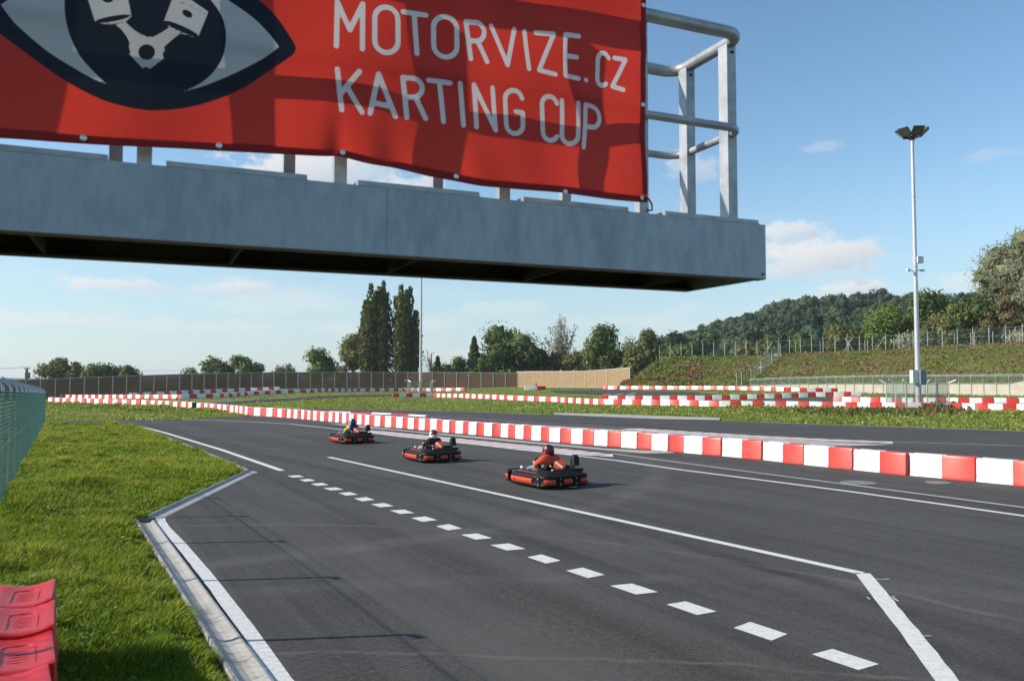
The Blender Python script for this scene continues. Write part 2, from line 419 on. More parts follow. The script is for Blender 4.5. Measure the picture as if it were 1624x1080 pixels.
class MB:
    """Collects shapes and links them as one mesh object."""
    def __init__(s): s.v, s.f, s.m = [], [], []

    def add(s, vs, fs, mi=0):
        o = len(s.v); s.v += [tuple(v) for v in vs]; s.f += [tuple(i + o for i in f) for f in fs]; s.m += [mi] * len(fs)

    def box(s, c, d, mi=0, rot=None, taper=1.0):
        x, y, z = (k / 2 for k in d)
        vs = [Vector((sx * x * (taper if sz > 0 else 1), sy * y * (taper if sz > 0 else 1), sz * z)) for sz in (-1, 1) for sx, sy in ((-1, -1), (1, -1), (1, 1), (-1, 1))]
        if rot is not None: vs = [rot @ v for v in vs]
        s.add([v + Vector(c) for v in vs], [(3, 2, 1, 0), (4, 5, 6, 7), (0, 1, 5, 4), (1, 2, 6, 5), (2, 3, 7, 6), (3, 0, 4, 7)], mi)
        return s

    def tube(s, pts, r, n=8, mi=0, caps=True):
        pts = [Vector(p) for p in pts]
        rs = r if isinstance(r, (list, tuple)) else [r] * len(pts)
        rings = []; u = None
        for i, p in enumerate(pts):
            a, b = pts[max(i - 1, 0)], pts[min(i + 1, len(pts) - 1)]
            t = (b - a).normalized()
            if u is None: u = (t.orthogonal()).normalized()
            else: u = (u - t * u.dot(t)).normalized()
            w = t.cross(u)
            rings.append([p + (u * math.cos(k * 2 * math.pi / n) + w * math.sin(k * 2 * math.pi / n)) * rs[i] for k in range(n)])
        vs = [v for r_ in rings for v in r_]
        fs = [(i * n + k, i * n + (k + 1) % n, (i + 1) * n + (k + 1) % n, (i + 1) * n + k) for i in range(len(pts) - 1) for k in range(n)]
        if caps: fs += [tuple(range(n - 1, -1, -1)), tuple(range((len(pts) - 1) * n, len(pts) * n))]
        s.add(vs, fs, mi); return s

    def sweep(s, path, prof, mi=0, closed_path=False, up=Vector((0, 0, 1))):
        """Profile (across, up) carried along a level path, mitred at the corners."""
        path = [Vector(p) for p in path]; n = len(prof); rings = []
        for i, p in enumerate(path):
            a = path[i - 1] if (i or closed_path) else None
            b = path[(i + 1) % len(path)] if (i < len(path) - 1 or closed_path) else None
            d1 = (p - a).normalized() if a is not None else None; d2 = (b - p).normalized() if b is not None else None
            t = ((d1 or d2) + (d2 or d1)).normalized()
            side = t.cross(up).normalized()
            k = 1 / max(.45, (d1 or d2).cross(up).normalized().dot(side))
            rings.append([p + side * (x * k) + up * z for x, z in prof])
        vs = [v for r_ in rings for v in r_]
        m = len(path) if closed_path else len(path) - 1
        fs = [(i * n + k, ((i + 1) % len(path)) * n + k, ((i + 1) % len(path)) * n + (k + 1) % n, i * n + (k + 1) % n) for i in range(m) for k in range(n)]
        if not closed_path: fs += [tuple(range(n)), tuple(range((len(path) - 1) * n + n - 1, (len(path) - 1) * n - 1, -1))]
        s.add(vs, fs, mi); return s

    def lathe(s, prof, n=16, c=(0, 0, 0), axis=None, mi=0):
        vs = []; q = Vector((0, 0, 1)).rotation_difference(Vector(axis)) if axis is not None else None
        for r_, z in prof:
            for k in range(n):
                v = Vector((r_ * math.cos(2 * math.pi * k / n), r_ * math.sin(2 * math.pi * k / n), z))
                vs.append((q @ v if q else v) + Vector(c))
        fs = [(i * n + k, i * n + (k + 1) % n, (i + 1) * n + (k + 1) % n, (i + 1) * n + k) for i in range(len(prof) - 1) for k in range(n)]
        fs += [tuple(range(n - 1, -1, -1)), tuple(range((len(prof) - 1) * n, len(prof) * n))]
        s.add(vs, fs, mi); return s

    def mesh(s, name, mats, smooth=False):
        me = bpy.data.meshes.new(name)
        me.from_pydata(s.v, [], s.f)
        for m in (mats if isinstance(mats, (list, tuple)) else [mats]): me.materials.append(m)
        if len(set(s.m)) > 1: me.polygons.foreach_set('material_index', s.m)
        bm = bmesh.new(); bm.from_mesh(me); bmesh.ops.recalc_face_normals(bm, faces=bm.faces); bm.to_mesh(me); bm.free()
        if smooth:
            me.polygons.foreach_set('use_smooth', [True] * len(me.polygons))
            me.set_sharp_from_angle(angle=R(40))
        me.update(); return me

    def obj(s, name, mats, parent=None, smooth=False):
        return link(bpy.data.objects.new(name, s.mesh(name, mats, smooth)), parent)


def copy_tree(o, parent=None):
    c = o.copy(); COL.objects.link(c)
    if parent is not None: c.parent = parent
    for ch in list(o.children): copy_tree(ch, c)
    return c


def soup(name, V, F, m, tint=None, parent=None, normals=None, smooth=False):
    """Large arrays of loose faces (F: n x k indices) as one mesh object, with a tint on every vertex."""
    V = np.asarray(V, np.float32); F = np.asarray(F, np.int32)
    me = bpy.data.meshes.new(name)
    me.vertices.add(len(V)); me.vertices.foreach_set('co', V.ravel())
    k = F.shape[1]
    me.loops.add(F.size); me.loops.foreach_set('vertex_index', F.ravel())
    me.polygons.add(len(F)); me.polygons.foreach_set('loop_start', np.arange(0, F.size, k, dtype=np.int32))
    me.update(calc_edges=True)
    if tint is not None:
        a = me.attributes.new('tint', 'FLOAT', 'POINT'); a.data.foreach_set('value', np.asarray(tint, np.float32))
    me.materials.append(m)
    if smooth: me.polygons.foreach_set('use_smooth', [True] * len(F))
    return link(bpy.data.objects.new(name, me), parent)


def leaf_quads(C, size, out=None, upright=0.0, aspect=1.5):
    """Leaf-sized quads at the points C, facing more or less along out."""
    n = len(C)
    nrm = RNG.normal(size=(n, 3))
    if out is not None: nrm = nrm * .75 + out
    nrm /= np.linalg.norm(nrm, axis=1, keepdims=True) + 1e-9
    a = RNG.normal(size=(n, 3)); a[:, 2] = a[:, 2] * (1 - upright) + upright * 3
    a -= nrm * (a * nrm).sum(1, keepdims=True); a /= np.linalg.norm(a, axis=1, keepdims=True) + 1e-9
    b = np.cross(nrm, a)
    s = (np.asarray(size) * RNG.uniform(.6, 1.35, n))[:, None]
    a = a * s * aspect * .5; b = b * s * .5
    V = np.stack([C - a, C + b * .8 - a * .1, C + a, C - b * .8 - a * .1], 1).reshape(-1, 3)
    return V, np.arange(n * 4).reshape(-1, 4)


def _unit_ball(n=4):
    V = []; F = []
    for ax in range(3):
        for s in (-1, 1):
            g = np.tan(np.linspace(-1, 1, n + 1) * math.pi / 4); A, B = np.meshgrid(g, g)
            P = np.zeros((n + 1, n + 1, 3)); P[..., ax] = s; P[..., (ax + 1) % 3] = A * s; P[..., (ax + 2) % 3] = B
            o = len(V) * (n + 1) ** 2; V.append(P.reshape(-1, 3))
            i, j = np.meshgrid(np.arange(n), np.arange(n)); a = (j * (n + 1) + i).ravel() + o
            F.append(np.stack([a, a + 1, a + n + 2, a + n + 1], 1))
    V = np.concatenate(V); V /= np.linalg.norm(V, axis=1, keepdims=True)
    return V, np.concatenate(F)


BALL_V, BALL_F = _unit_ball(4)


def lump(c, r, rg, rough=.22):
    """A knobbly mass of inner foliage that fills a clump behind its outer leaves."""
    ph = rg.uniform(0, 6, 3); k = rg.uniform(2.2, 3.6, 3)
    d = 1 + rough * (np.sin(BALL_V[:, 0] * k[0] * 2 + ph[0]) * np.sin(BALL_V[:, 1] * k[1] * 2 + ph[1]) + .6 * np.sin(BALL_V[:, 2] * k[2] * 3 + ph[2]))
    return np.asarray(c) + BALL_V * d[:, None] * np.asarray(r), BALL_F


def join_quads(parts):
    """Stack (V, F, tint per vertex) triples."""
    Vs, Fs, Ts = [], [], []; o = 0
    for V, F, t in parts:
        Vs.append(V); Fs.append(F + o); Ts.append(np.broadcast_to(t, len(V)).astype(float)); o += len(V)
    return np.concatenate(Vs), np.concatenate(Fs), np.concatenate(Ts)


def sheet(name, pts, m, z=None, parent=None, kind=None):
    """Flat polygon (world points) as a ground sheet."""
    bm = bmesh.new()
    vs = [bm.verts.new((p[0], p[1], p[2] if z is None else z)) for p in pts]
    f = bm.faces.new(vs)
    bmesh.ops.triangulate(bm, faces=[f], ngon_method='EAR_CLIP')
    for f in bm.faces:
        f.normal_update()
        if f.normal.z < 0: f.normal_flip()
    me = bpy.data.meshes.new(name); bm.to_mesh(me); bm.free(); me.materials.append(m)
    o = link(bpy.data.objects.new(name, me), parent)
    if kind: o['kind'] = kind
    return o


def resample(pts, step=None, n=None):
    pts = [Vector(p) for p in pts]
    d = [0]
    for a, b in zip(pts, pts[1:]): d.append(d[-1] + (b - a).length)
    n = n or max(1, round(d[-1] / step))
    out = []
    for k in range(n + 1):
        t = d[-1] * k / n
        i = max(0, min(len(pts) - 2, int(np.searchsorted(d, t, side='right')) - 1))
        out.append(pts[i].lerp(pts[i + 1], (t - d[i]) / max(1e-9, d[i + 1] - d[i])))
    return out


def ribbon(name, A, B, m, zoff, n=None, parent=None, kind=None, cols=1):
    """Strip between two edges that follows the ground."""
    n = n or max(len(A), len(B)) * 6
    A, B = resample(A, n=n), resample(B, n=n)
    vs = []; fs = []
    for a, b in zip(A, B):
        for k in range(cols + 1):
            p = a.lerp(b, k / cols); vs.append((p.x, p.y, gz(p.x, p.y) + zoff))
    w = cols + 1
    for i in range(n):
        for k in range(cols): fs.append((i * w + k, i * w + k + 1, (i + 1) * w + k + 1, (i + 1) * w + k))
    me = bpy.data.meshes.new(name); me.from_pydata(vs, [], fs); me.materials.append(m)
    bm = bmesh.new(); bm.from_mesh(me)
    for f in bm.faces:
        f.normal_update()
        if f.normal.z < 0: f.normal_flip()
    bm.to_mesh(me); bm.free()
    o = link(bpy.data.objects.new(name, me), parent)
    if kind: o['kind'] = kind
    return o


def line_strip(name, pts, w, m, z, parent=None, jag=.0025):
    """Painted line of width w along world points."""
    b = MB(); pts = [Vector((p[0], p[1], 0)) for p in pts]
    fine = [pts[0]]
    for p, q in zip(pts, pts[1:]):          # short steps, so that the edges can run a little ragged
        k = max(1, int((q - p).length / .22)) if p.y < 24 else max(1, int((q - p).length / 1.5))
        fine += [p.lerp(q, i / k) for i in range(1, k + 1)]
    pts = fine
    Lp, Rp = [], []
    for i, p in enumerate(pts):
        a, c = pts[max(i - 1, 0)], pts[min(i + 1, len(pts) - 1)]
        d1 = (p - a).normalized() if i else (c - p).normalized(); d2 = (c - p).normalized() if i < len(pts) - 1 else d1
        t = (d1 + d2).normalized(); s = Vector((t.y, -t.x, 0)); k = 1 / max(.5, s.dot(Vector((d1.y, -d1.x, 0))))
        Lp.append(p - s * (w / 2 * k + RNG.normal(0, jag))); Rp.append(p + s * (w / 2 * k + RNG.normal(0, jag * .5)))
    vs = [(p.x, p.y, gz(p.x, p.y) + z) for p in Lp + Rp]; n = len(pts)
    b.add(vs, [(i, n + i, n + i + 1, i + 1) for i in range(n - 1)])
    me = bpy.data.meshes.new(name); me.from_pydata(b.v, [], b.f); me.materials.append(m)
    bm = bmesh.new(); bm.from_mesh(me)
    for f in bm.faces:
        f.normal_update()
        if f.normal.z < 0: f.normal_flip()
    bm.to_mesh(me); bm.free()
    return link(bpy.data.objects.new(name, me), parent)
# ------------------------------------------------------------------ ground sheet
def build_ground():
    ax = np.concatenate([-np.geomspace(4000, 142, 16), np.arange(-140, 141, 2.0), np.geomspace(142, 4000, 16)])
    ay = np.concatenate([-np.geomspace(300, 22, 6), np.arange(-20, 221, 2.0), np.geomspace(222, 6000, 18)])
    X, Y = np.meshgrid(ax, ay)
    Z = ground(X, Y) - .03
    V = np.stack([X, Y, Z], -1).reshape(-1, 3)
    nx, ny = len(ax), len(ay)
    i, j = np.meshgrid(np.arange(nx - 1), np.arange(ny - 1))
    a = (j * nx + i).ravel()
    o = soup('ground', V, np.stack([a, a + 1, a + nx + 1, a + nx], 1), M['turf'], smooth=True)
    o['kind'] = 'structure'


build_ground()


def gp(*pts): return [G(x, y) for x, y in pts]


# outline of the grass verge beside the pit lane, from the foot of the picture to the far left
gut_a, gut_b = G(366, 1080), G(214, 828)
gdir = (gut_b - gut_a).normalized()
VERGE = [gut_a - gdir * 8.5, gut_a, gut_b, G(229, 824)] + gp((391, 748), (330, 722), (275, 700), (230, 683), (220, 679), (188, 675.5), (74, 672.5), (-80, 674))
FAR_EDGE = gp((1850, 691), (1624, 683.3), (1384, 675.5), (1207, 669.3), (1040, 664.8), (859, 657.2), (748, 653), (640, 650), (518, 648.5), (400, 647.6), (352, 647.2))
LEFT_ROAD_TOP = gp((371, 655.8), (391, 659.3), (384, 660), (333, 662.6), (289, 665), (240, 666.2), (200, 666.8), (74, 668.2), (-90, 669))
road = sheet('road', VERGE + list(reversed(LEFT_ROAD_TOP)) + list(reversed(FAR_EDGE)) + [Vector((75, 20, 0)), Vector((40, -3, 0))], M['asphalt'], .004, kind='structure')

# ------------------------------------------------------------------ painted lines and dashes, kept as parts of the road
ZL = .009
kdir = (G(1365, 910) - G(520, 724)).normalized()


def mark(name, pts, w, m=None, z=ZL, jag=.0025):
    return line_strip(name, pts, w, m or M['line'], z, road, jag)


line_a = gp((188, 675.8), (205, 676.2), (222, 677.3), (238, 680.2), (262, 686.5), (300, 698), (350, 713), (398, 729.5), (447, 746.5))
mark('edge_line', line_a, .20)
mark('centre_line', [G(521, 725), G(1366, 909.5)], .17)
mark('centre_line', [G(1367, 909) + Vector((0, -.02, 0)), G(1440, 999), G(1502, 1080), G(1502, 1080) + (G(1502, 1080) - G(1440, 999)) * 1.6], .20, jag=.005)
mark('edge_line', gp((289, 665.4), (348, 667), (400, 669), (459, 672.3), (548, 682), (600, 688), (640, 693), (718, 701), (780, 708), (840, 715), (900, 721), (978, 730.5), (1078, 745), (1200, 760.5), (1346, 779.5), (1480, 798), (1624, 818.5), (1800, 843)), .17)
gl = [gut_a - gdir * 8.5 + Vector((.70, .12, 0))] + [G(448, 1080), G(390, 996), G(330, 916), G(285, 862), G(262, 838), G(254, 826), G(256, 817), G(270, 808), G(300, 794), G(340, 775), G(404, 749)]
mark('gutter_line', gl, .17)
# dashes
d0 = G(1340, 1046)
dd = (G(452, 750) - d0); nd = int(round(dd.length / 1.0)); dd = dd / nd
tdir = dd.normalized(); sdir = Vector((tdir.y, -tdir.x, 0))
for k in range(-1, nd):
    c = d0 + dd * k
    w = .15 * (1 + .05 * math.sin(k * 2.3))
    sk = sdir * w + tdir * .03 * math.sin(k * 1.7)
    a, b2 = c - tdir * .25, c + tdir * .25
    sheet('road_dash', [a - sk, b2 - sk, b2 + sk, a + sk], M['line'], ZL, road)
# overspray specks near the corner of the line
for (x, y, lx, ly) in ((1394, 919, .07, .008), (1406, 919, .045, .012), (1420, 951, .012, .07), (1416, 947, .03, .01), (1377, 949, .010, .05), (1470, 1009, .05, .008)):
    p = G(x, y)
    sheet('paint_speck', [p + Vector((-lx, -ly, 0)), p + Vector((lx * .8, -ly * 1.2, 0)), p + Vector((lx, ly, 0)), p + Vector((-lx * .6, ly, 0))], M['line'], ZL, road)

# far road: edges, low kerbs
mark('concrete_edge', gp((971, 719.5), (1167, 745.5), (1368, 771.5), (1624, 805), (1800, 829)), .16, M['line_grey'])
mark('concrete_edge', gp((1207, 669.6), (1384, 675.8), (1624, 683.6), (1850, 691.5)), .28, M['line_grey'])
mark('concrete_edge', gp((859, 657.4), (748, 653.2), (640, 650.2), (518, 648.7), (400, 647.8)), .25, M['line_grey'])
mark('edge_line', gp((683, 660.3), (760, 664.5), (840, 670), (904, 673), (1040, 682), (1200, 692), (1384, 699.8), (1624, 707.2), (1850, 715)), .16, M['line_grey'])
sheet('kerb_apron', gp((1142, 663), (1141, 667), (1040, 664.9), (948, 661), (880, 658), (878, 654.9), (960, 657), (1040, 659.8)), M['concrete'], .03, road)
sheet('kerb_apron', gp((1416, 705.6), (1345, 707.5), (1200, 703), (1040, 693), (800, 676), (683, 664), (683, 662.4), (718, 667.2), (800, 671), (1040, 684.8), (1200, 694.6), (1318, 701)), M['concrete'], .012, road)
sheet('kerb_apron', gp((518, 671), (560, 674), (660, 684.5), (760, 693), (860, 702.6), (960, 711.5), (1067, 717), (1070, 718.6), (1020, 719.3), (940, 712.5), (840, 703.2), (720, 692), (620, 682), (560, 677)), M['concrete'], .012, road)


def striped_kerb(px_lo, px_hi, n, slant, z, reds, first=0):
    """Flat painted kerb: slanted red and white bars, one by one."""
    A, B = resample(gp(*px_lo), n=n), resample(gp(*px_hi), n=n)

    def at(Lst, t):
        t = min(max(t, 0), 1) * n; k = min(n - 1, int(t)); return Lst[k].lerp(Lst[k + 1], t - k)
    for i in range(n):
        j0, j1, jm = i / n, (i + 1) / n, (i + .36) / n
        sheet('kerb_bar', [at(A, j0), at(A, jm), at(B, jm + slant / n), at(B, j0 + slant / n)], M['line_red'], z, road)
        sheet('kerb_bar', [at(A, jm), at(A, j1), at(B, j1 + slant / n), at(B, jm + slant / n)], M['line'], z, road)


striped_kerb([(556, 683.5), (600, 688.5), (640, 693), (718, 701.2), (780, 708), (840, 714.6), (905, 721), (972, 724.5)],
             [(556, 681), (600, 683.2), (640, 687), (718, 694.5), (780, 700.8), (840, 706.5), (905, 713), (972, 720.5)], 22, 1.5, .0085, True)
striped_kerb([(980, 680.5), (1040, 685.2), (1120, 690), (1200, 694.5), (1300, 699.6), (1416, 703.5)],
             [(980, 677.6), (1040, 681), (1120, 686), (1200, 690.8), (1300, 696), (1416, 700.6)], 16, 1.3, .010, True)
kb = resample(gp((474, 651.6), (499, 653.2), (540, 654.4), (600, 656.4), (640, 658.4), (678.5, 661)), step=2.3)
for i in range(len(kb) - 1):
    b = MB(); d = (kb[i + 1] - kb[i]); s = Vector((d.y, -d.x, 0)).normalized()
    b.sweep([kb[i], kb[i + 1]], [(-.3, 0), (-.2, .09), (.1, .12), (.3, 0)])
    b.obj('kerb_bar', M['line'] if i % 2 == 0 else M['red_pl'], road)
# manhole
p = G(1361, 766)
MB().lathe([(.43, 0), (.43, .014), (.36, .014), (.355, .010), (.02, .012)], 28, (p.x, p.y, .003)).obj('manhole_cover', M['manhole'], road)
p = G(1488, 765.5)
MB().lathe([(.30, 0), (.30, .012), (.25, .012), (.02, .010)], 24, (p.x, p.y, .003)).obj('manhole_cover', M['manhole'], road)

# asphalt of the loops beyond the median
ribbon('road', gp((292, 642.5), (304, 640.3), (348, 637.5), (400, 634.2), (440, 632.2), (504, 628.6), (548, 627), (620, 625.6)),
       gp((340, 643.0), (352, 642.2), (390, 638.6), (410, 637.2), (440, 635.6), (504, 631.6), (548, 629), (622, 628)), M['asphalt_far'], .05, 60, kind='structure', cols=3)
line_strip('edge_line', gp((304, 640.3), (348, 637.5), (400, 634.2), (440, 632.2), (490, 629.4)), .3, M['line'], .07, bpy.data.objects['road.001'])
ribbon('road', gp((872, 619), (950, 618.7), (1040, 620.6), (1100, 622), (1136, 624.2)), gp((880, 622.5), (955, 626), (1000, 628.2), (1080, 628.2), (1132, 625)), M['asphalt_far'], .05, 60, kind='structure', cols=4)
ribbon('road', gp((1105, 637.2), (1200, 634.6), (1290, 631.5), (1364, 629.6), (1500, 630.3), (1624, 631), (1760, 632)), gp((1105, 638.5), (1200, 640), (1290, 640), (1364, 640.2), (1500, 641.8), (1624, 643), (1760, 645)), M['asphalt_far'], .05, 60, kind='structure', cols=4)
for seg in (((957, 627), (968, 626.2)), ((977, 626.4), (989, 625.4)), ((997, 625.8), (1008, 624.4)), ((1110, 624), (1136, 624.4))):
    line_strip('edge_line', gp(*seg), .5, M['line'], .08, bpy.data.objects['road.002'])

# ------------------------------------------------------------------ gutter of dished concrete pieces, then a flat kerb
prof = [(-.15, .055), (-.125, .06), (-.06, .022), (0, .010), (.06, .020), (.125, .045), (.15, .04), (.15, -.08), (-.15, -.08)]
gut = thing('drain_gutter', None, None); gut['kind'] = 'structure'
mid = Vector((gdir.y, -gdir.x, 0)) * .155
start = gut_a - gdir * 4.2 + mid; L_ = (gut_b - start + mid).length
n = int(L_ / .5)
for k in range(n):
    a = start + gdir * (L_ * k / n + .004); b2 = start + gdir * (L_ * (k + 1) / n - .004)
    MB().sweep([a, b2], prof).obj('gutter_stone', M['concrete'], gut)
kp = [G(233, 823.5), G(392, 748.6)]; kd = (kp[1] - kp[0]).normalized(); ks = Vector((kd.y, -kd.x, 0)) * .14
n = int((kp[1] - kp[0]).length / .5)
for k in range(n):
    L_ = (kp[1] - kp[0]).length
    MB().sweep([kp[0] + ks + kd * (L_ * k / n + .004), kp[0] + ks + kd * (L_ * (k + 1) / n - .004)], [(-.14, .075), (-.10, .085), (-.02, .03), (.10, .022), (.14, .012), (.14, -.06), (-.14, -.06)]).obj('gutter_stone', M['concrete'], gut)
kk = resample(gp((391, 748.5), (330, 722), (275, 700), (240, 686.5), (222, 680)), step=1.0)
for a, b2 in zip(kk, kk[1:]):
    d = (b2 - a).normalized()
    MB().sweep([a + d * .006, b2 - d * .006], [(-.06, .07), (.06, .07), (.06, -.06), (-.06, -.06)]).obj('kerb_stone', M['concrete'], gut)
# little grate where gutter and kerb meet
p = G(226, 828)
gb = MB().box((p.x, p.y, .035), (.36, .30, .03))
for k in range(6): gb.box((p.x - .15 + k * .06, p.y, .054), (.022, .27, .012))
gb.obj('drain_grate', M['lamp_dark'], gut)

# ------------------------------------------------------------------ the verge: a low bank rising to the mesh fence
FENCE_A, FENCE_B = Vector((-5.0, 7.1)), Vector((-29.3, 51.5))
fdir = (FENCE_B - FENCE_A).normalized()


def fence_z(Y): return np.clip(.36 - (np.asarray(Y, float) - 15) * .0157, -.2, .42)


VP = np.array([(p.x, p.y) for p in VERGE])
VPOLY = np.vstack([VP, [(-70, VP[-1, 1]), (-70, -4), (VP[0, 0], -4)]])


def inside(P, poly):
    x, y = P[:, 0], P[:, 1]; r = np.zeros(len(P), bool); n = len(poly)
    for i in range(n):
        (x1, y1), (x2, y2) = poly[i], poly[(i + 1) % n]
        if y1 == y2: continue
        c = ((y1 > y) != (y2 > y)) & (x < (x2 - x1) * (y - y1) / (y2 - y1) + x1)
        r ^= c
    return r


def sdist(P):
    d = np.full(len(P), 1e9)
    for a, b in zip(VP, VP[1:]):
        ab = b - a; t = np.clip(((P - a) @ ab) / (ab @ ab), 0, 1)
        d = np.minimum(d, np.linalg.norm(P - (a + t[:, None] * ab), axis=1))
    return np.where(inside(P, VPOLY), d, -d)


def lumps(P, s, seed=0.0):
    return np.array([noise.noise(Vector((x * s + seed, y * s, seed))) for x, y in P])


def verge_z(P, sd=None):
    sd = sdist(P) if sd is None else sd
    h = .045 + sstep(.2, 3.6, sd) * (fence_z(P[:, 1]) - .045) + .05 * sstep(.3, 1.2, sd) * np.sin(P[:, 0] * 1.7 + np.sin(P[:, 1] * .9)) * np.sin(P[:, 1] * 1.1)
    return np.where(sd < .15, np.minimum(sd * .3, .045), h)


def build_verge():
    ax = np.arange(-48, 3.5, .4); ay = np.concatenate([np.arange(-3, 30, .4), np.arange(30, 53, .8)])
    X, Y = np.meshgrid(ax, ay); P = np.stack([X.ravel(), Y.ravel()], 1)
    sd = sdist(P); Z = verge_z(P, sd)
    Z = np.where(sd < -.4, -.12, Z)
    nx, ny = len(ax), len(ay)
    i, j = np.meshgrid(np.arange(nx - 1), np.arange(ny - 1)); a = (j * nx + i).ravel()
    F = np.stack([a, a + 1, a + nx + 1, a + nx], 1)
    keep = (sd[F] > -.9).any(1)
    V = np.column_stack([P, Z])
    o = soup('grass_verge', V, F[keep], M['verge'], smooth=True); o['kind'] = 'structure'


build_verge()


def build_blades():
    # blades thin out with distance; none under the gutter or beyond the fence where nothing shows
    n = 420000
    depth = 4.6 * (50 / 4.6) ** (RNG.random(n) ** 1.25)
    lat = RNG.random(n)
    xf = -5.0 - (depth - 7.1) * .548 - 1.2
    xk = np.interp(depth, VP[:, 1], VP[:, 0]) if False else np.full(n, 0.0)
    xk = np.where(depth < 15.4, -2.43 - (depth - 7.1) * .559, np.where(depth < 23.5, -6.9 - (depth - 15.4) * .09, -7.6 - (depth - 23.5) * .60))
    wdt = np.maximum(xk - xf, .1)
    keep = RNG.random(n) < np.clip(wdt / 8.0, .15, 1)
    X = xf + wdt * lat; P = np.stack([X, depth], 1)[keep]
    sd = sdist(P); ok = sd > .03; P, sd = P[ok], sd[ok]
    z = verge_z(P, sd)
    n = len(P); dep = P[:, 1]
    lush = np.array([noise.noise(Vector((x * .55, y * .55, 3.3))) for x, y in P])
    patch = np.array([noise.noise(Vector((x * 1.9, y * 1.9, 7.7))) for x, y in P])
    bare = np.array([noise.noise(Vector((x * 2.6, y * 2.6, 31.0))) for x, y in P])
    grow = np.where((sd < .34) & (bare > .12) | (bare > .56), .28, 1.0)
    h = grow * RNG.uniform(.045, .13, n) * (1 + .55 * lush + .35 * patch + .9 * np.clip(patch - .28, 0, 1) * 2) * np.where(sd < .25, .8, 1) * (1 + .02 * np.clip(dep - 8, 0, 30))
    w = (.0032 + .00075 * np.clip(dep - 4, 0, 40)) * RNG.uniform(.7, 1.4, n)
    th = RNG.random(n) * 2 * np.pi
    sx, sy = np.cos(th), np.sin(th)
    lean = RNG.normal(0, .38, (n, 2)) * h[:, None]; lean[:, 0] += .25 * h + np.where(sd < .2, .5 * h, 0)
    B = np.column_stack([P, z - .01])
    S = np.column_stack([sx, sy, np.zeros(n)]) * w[:, None]
    mid = B + np.column_stack([lean * .35, h * .62]); tip = B + np.column_stack([lean, h])
    V = np.stack([B - S, B + S, mid + S * .75, tip, mid - S * .75], 1).reshape(-1, 3)
    i5 = np.arange(n) * 5
    F = np.concatenate([np.stack([i5, i5 + 1, i5 + 2, i5 + 4], 1), np.stack([i5 + 4, i5 + 2, i5 + 3, i5 + 3], 1)])
    big = np.array([noise.noise(Vector((x * .22, y * .22, 12.1))) for x, y in P])
    tint = np.clip(.46 + .22 * lush - .42 * big + .2 * patch + .006 * np.clip(dep - 8, 0, 30) + .3 * (grow < 1) + RNG.normal(0, .17, n), 0, 1)
    # quads and triangles in one mesh: build through two face sizes
    me = bpy.data.meshes.new('grass')
    V = V.astype(np.float32); me.vertices.add(len(V)); me.vertices.foreach_set('co', V.ravel())
    q = np.stack([i5, i5 + 1, i5 + 2, i5 + 4], 1).astype(np.int32); t = np.stack([i5 + 4, i5 + 2, i5 + 3], 1).astype(np.int32)
    li = np.concatenate([q.ravel(), t.ravel()]); me.loops.add(len(li)); me.loops.foreach_set('vertex_index', li)
    ls = np.concatenate([np.arange(n) * 4, n * 4 + np.arange(n) * 3]).astype(np.int32)
    me.polygons.add(2 * n); me.polygons.foreach_set('loop_start', ls); me.update(calc_edges=True)
    a = me.attributes.new('tint', 'FLOAT', 'POINT'); a.data.foreach_set('value', np.repeat(tint, 5).astype(np.float32))
    me.materials.append(M['blade'])
    o = link(bpy.data.objects.new('grass', me)); tag(o, 'green grass growing on the verge beside the mesh fence', 'grass', kind='stuff')
    # broad-leaved weeds among the grass
    C = []; N_ = []; T = []
    for _ in range(420):
        dep = 5 + 30 * RNG.random() ** 1.6
        x = -5.0 - (dep - 7.1) * .548 + RNG.random() * 7 * (.5 + .5 * RNG.random())
        if RNG.random() < .4: x = -4.6 - (dep - 7.1) * .548 + RNG.random() * 1.2
        p = np.array([[x, dep]])
        sdv = sdist(p)
        if sdv[0] < .35: continue
        zz = verge_z(p, sdv)[0]; k = int(RNG.integers(6, 18)); rad = RNG.uniform(.06, .22)
        hh = RNG.uniform(.05, .16)
        for _k in range(k):
            C.append((x + RNG.normal(0, rad), dep + RNG.normal(0, rad), zz + hh * RNG.uniform(.5, 1.3))); N_.append((0, 0, 1.6)); T.append(np.clip(RNG.normal(.5, .25), 0, 1))
    V, F = leaf_quads(np.array(C), .055, np.array(N_), aspect=1.3)
    o = soup('weeds', V, F, M['weed'], np.repeat(T, 4)); tag(o, 'broad-leaved weeds growing among the verge grass', 'weeds', kind='stuff')


build_blades()


def tufts(name, label, cat, pts, size, m, tint=None, aspect=1.3):
    """Upright rough-grass clumps at ground points."""
    C = np.array(pts); n = len(C)
    V, F = leaf_quads(C, size, np.tile((0, -.5, .2), (n, 1)), upright=1.0, aspect=aspect)
    t = tint if tint is not None else np.clip(RNG.normal(.5, .2, n), 0, 1)
    o = soup(name, V, F, m, np.repeat(t, 4))
    return tag(o, label, cat, kind='stuff')


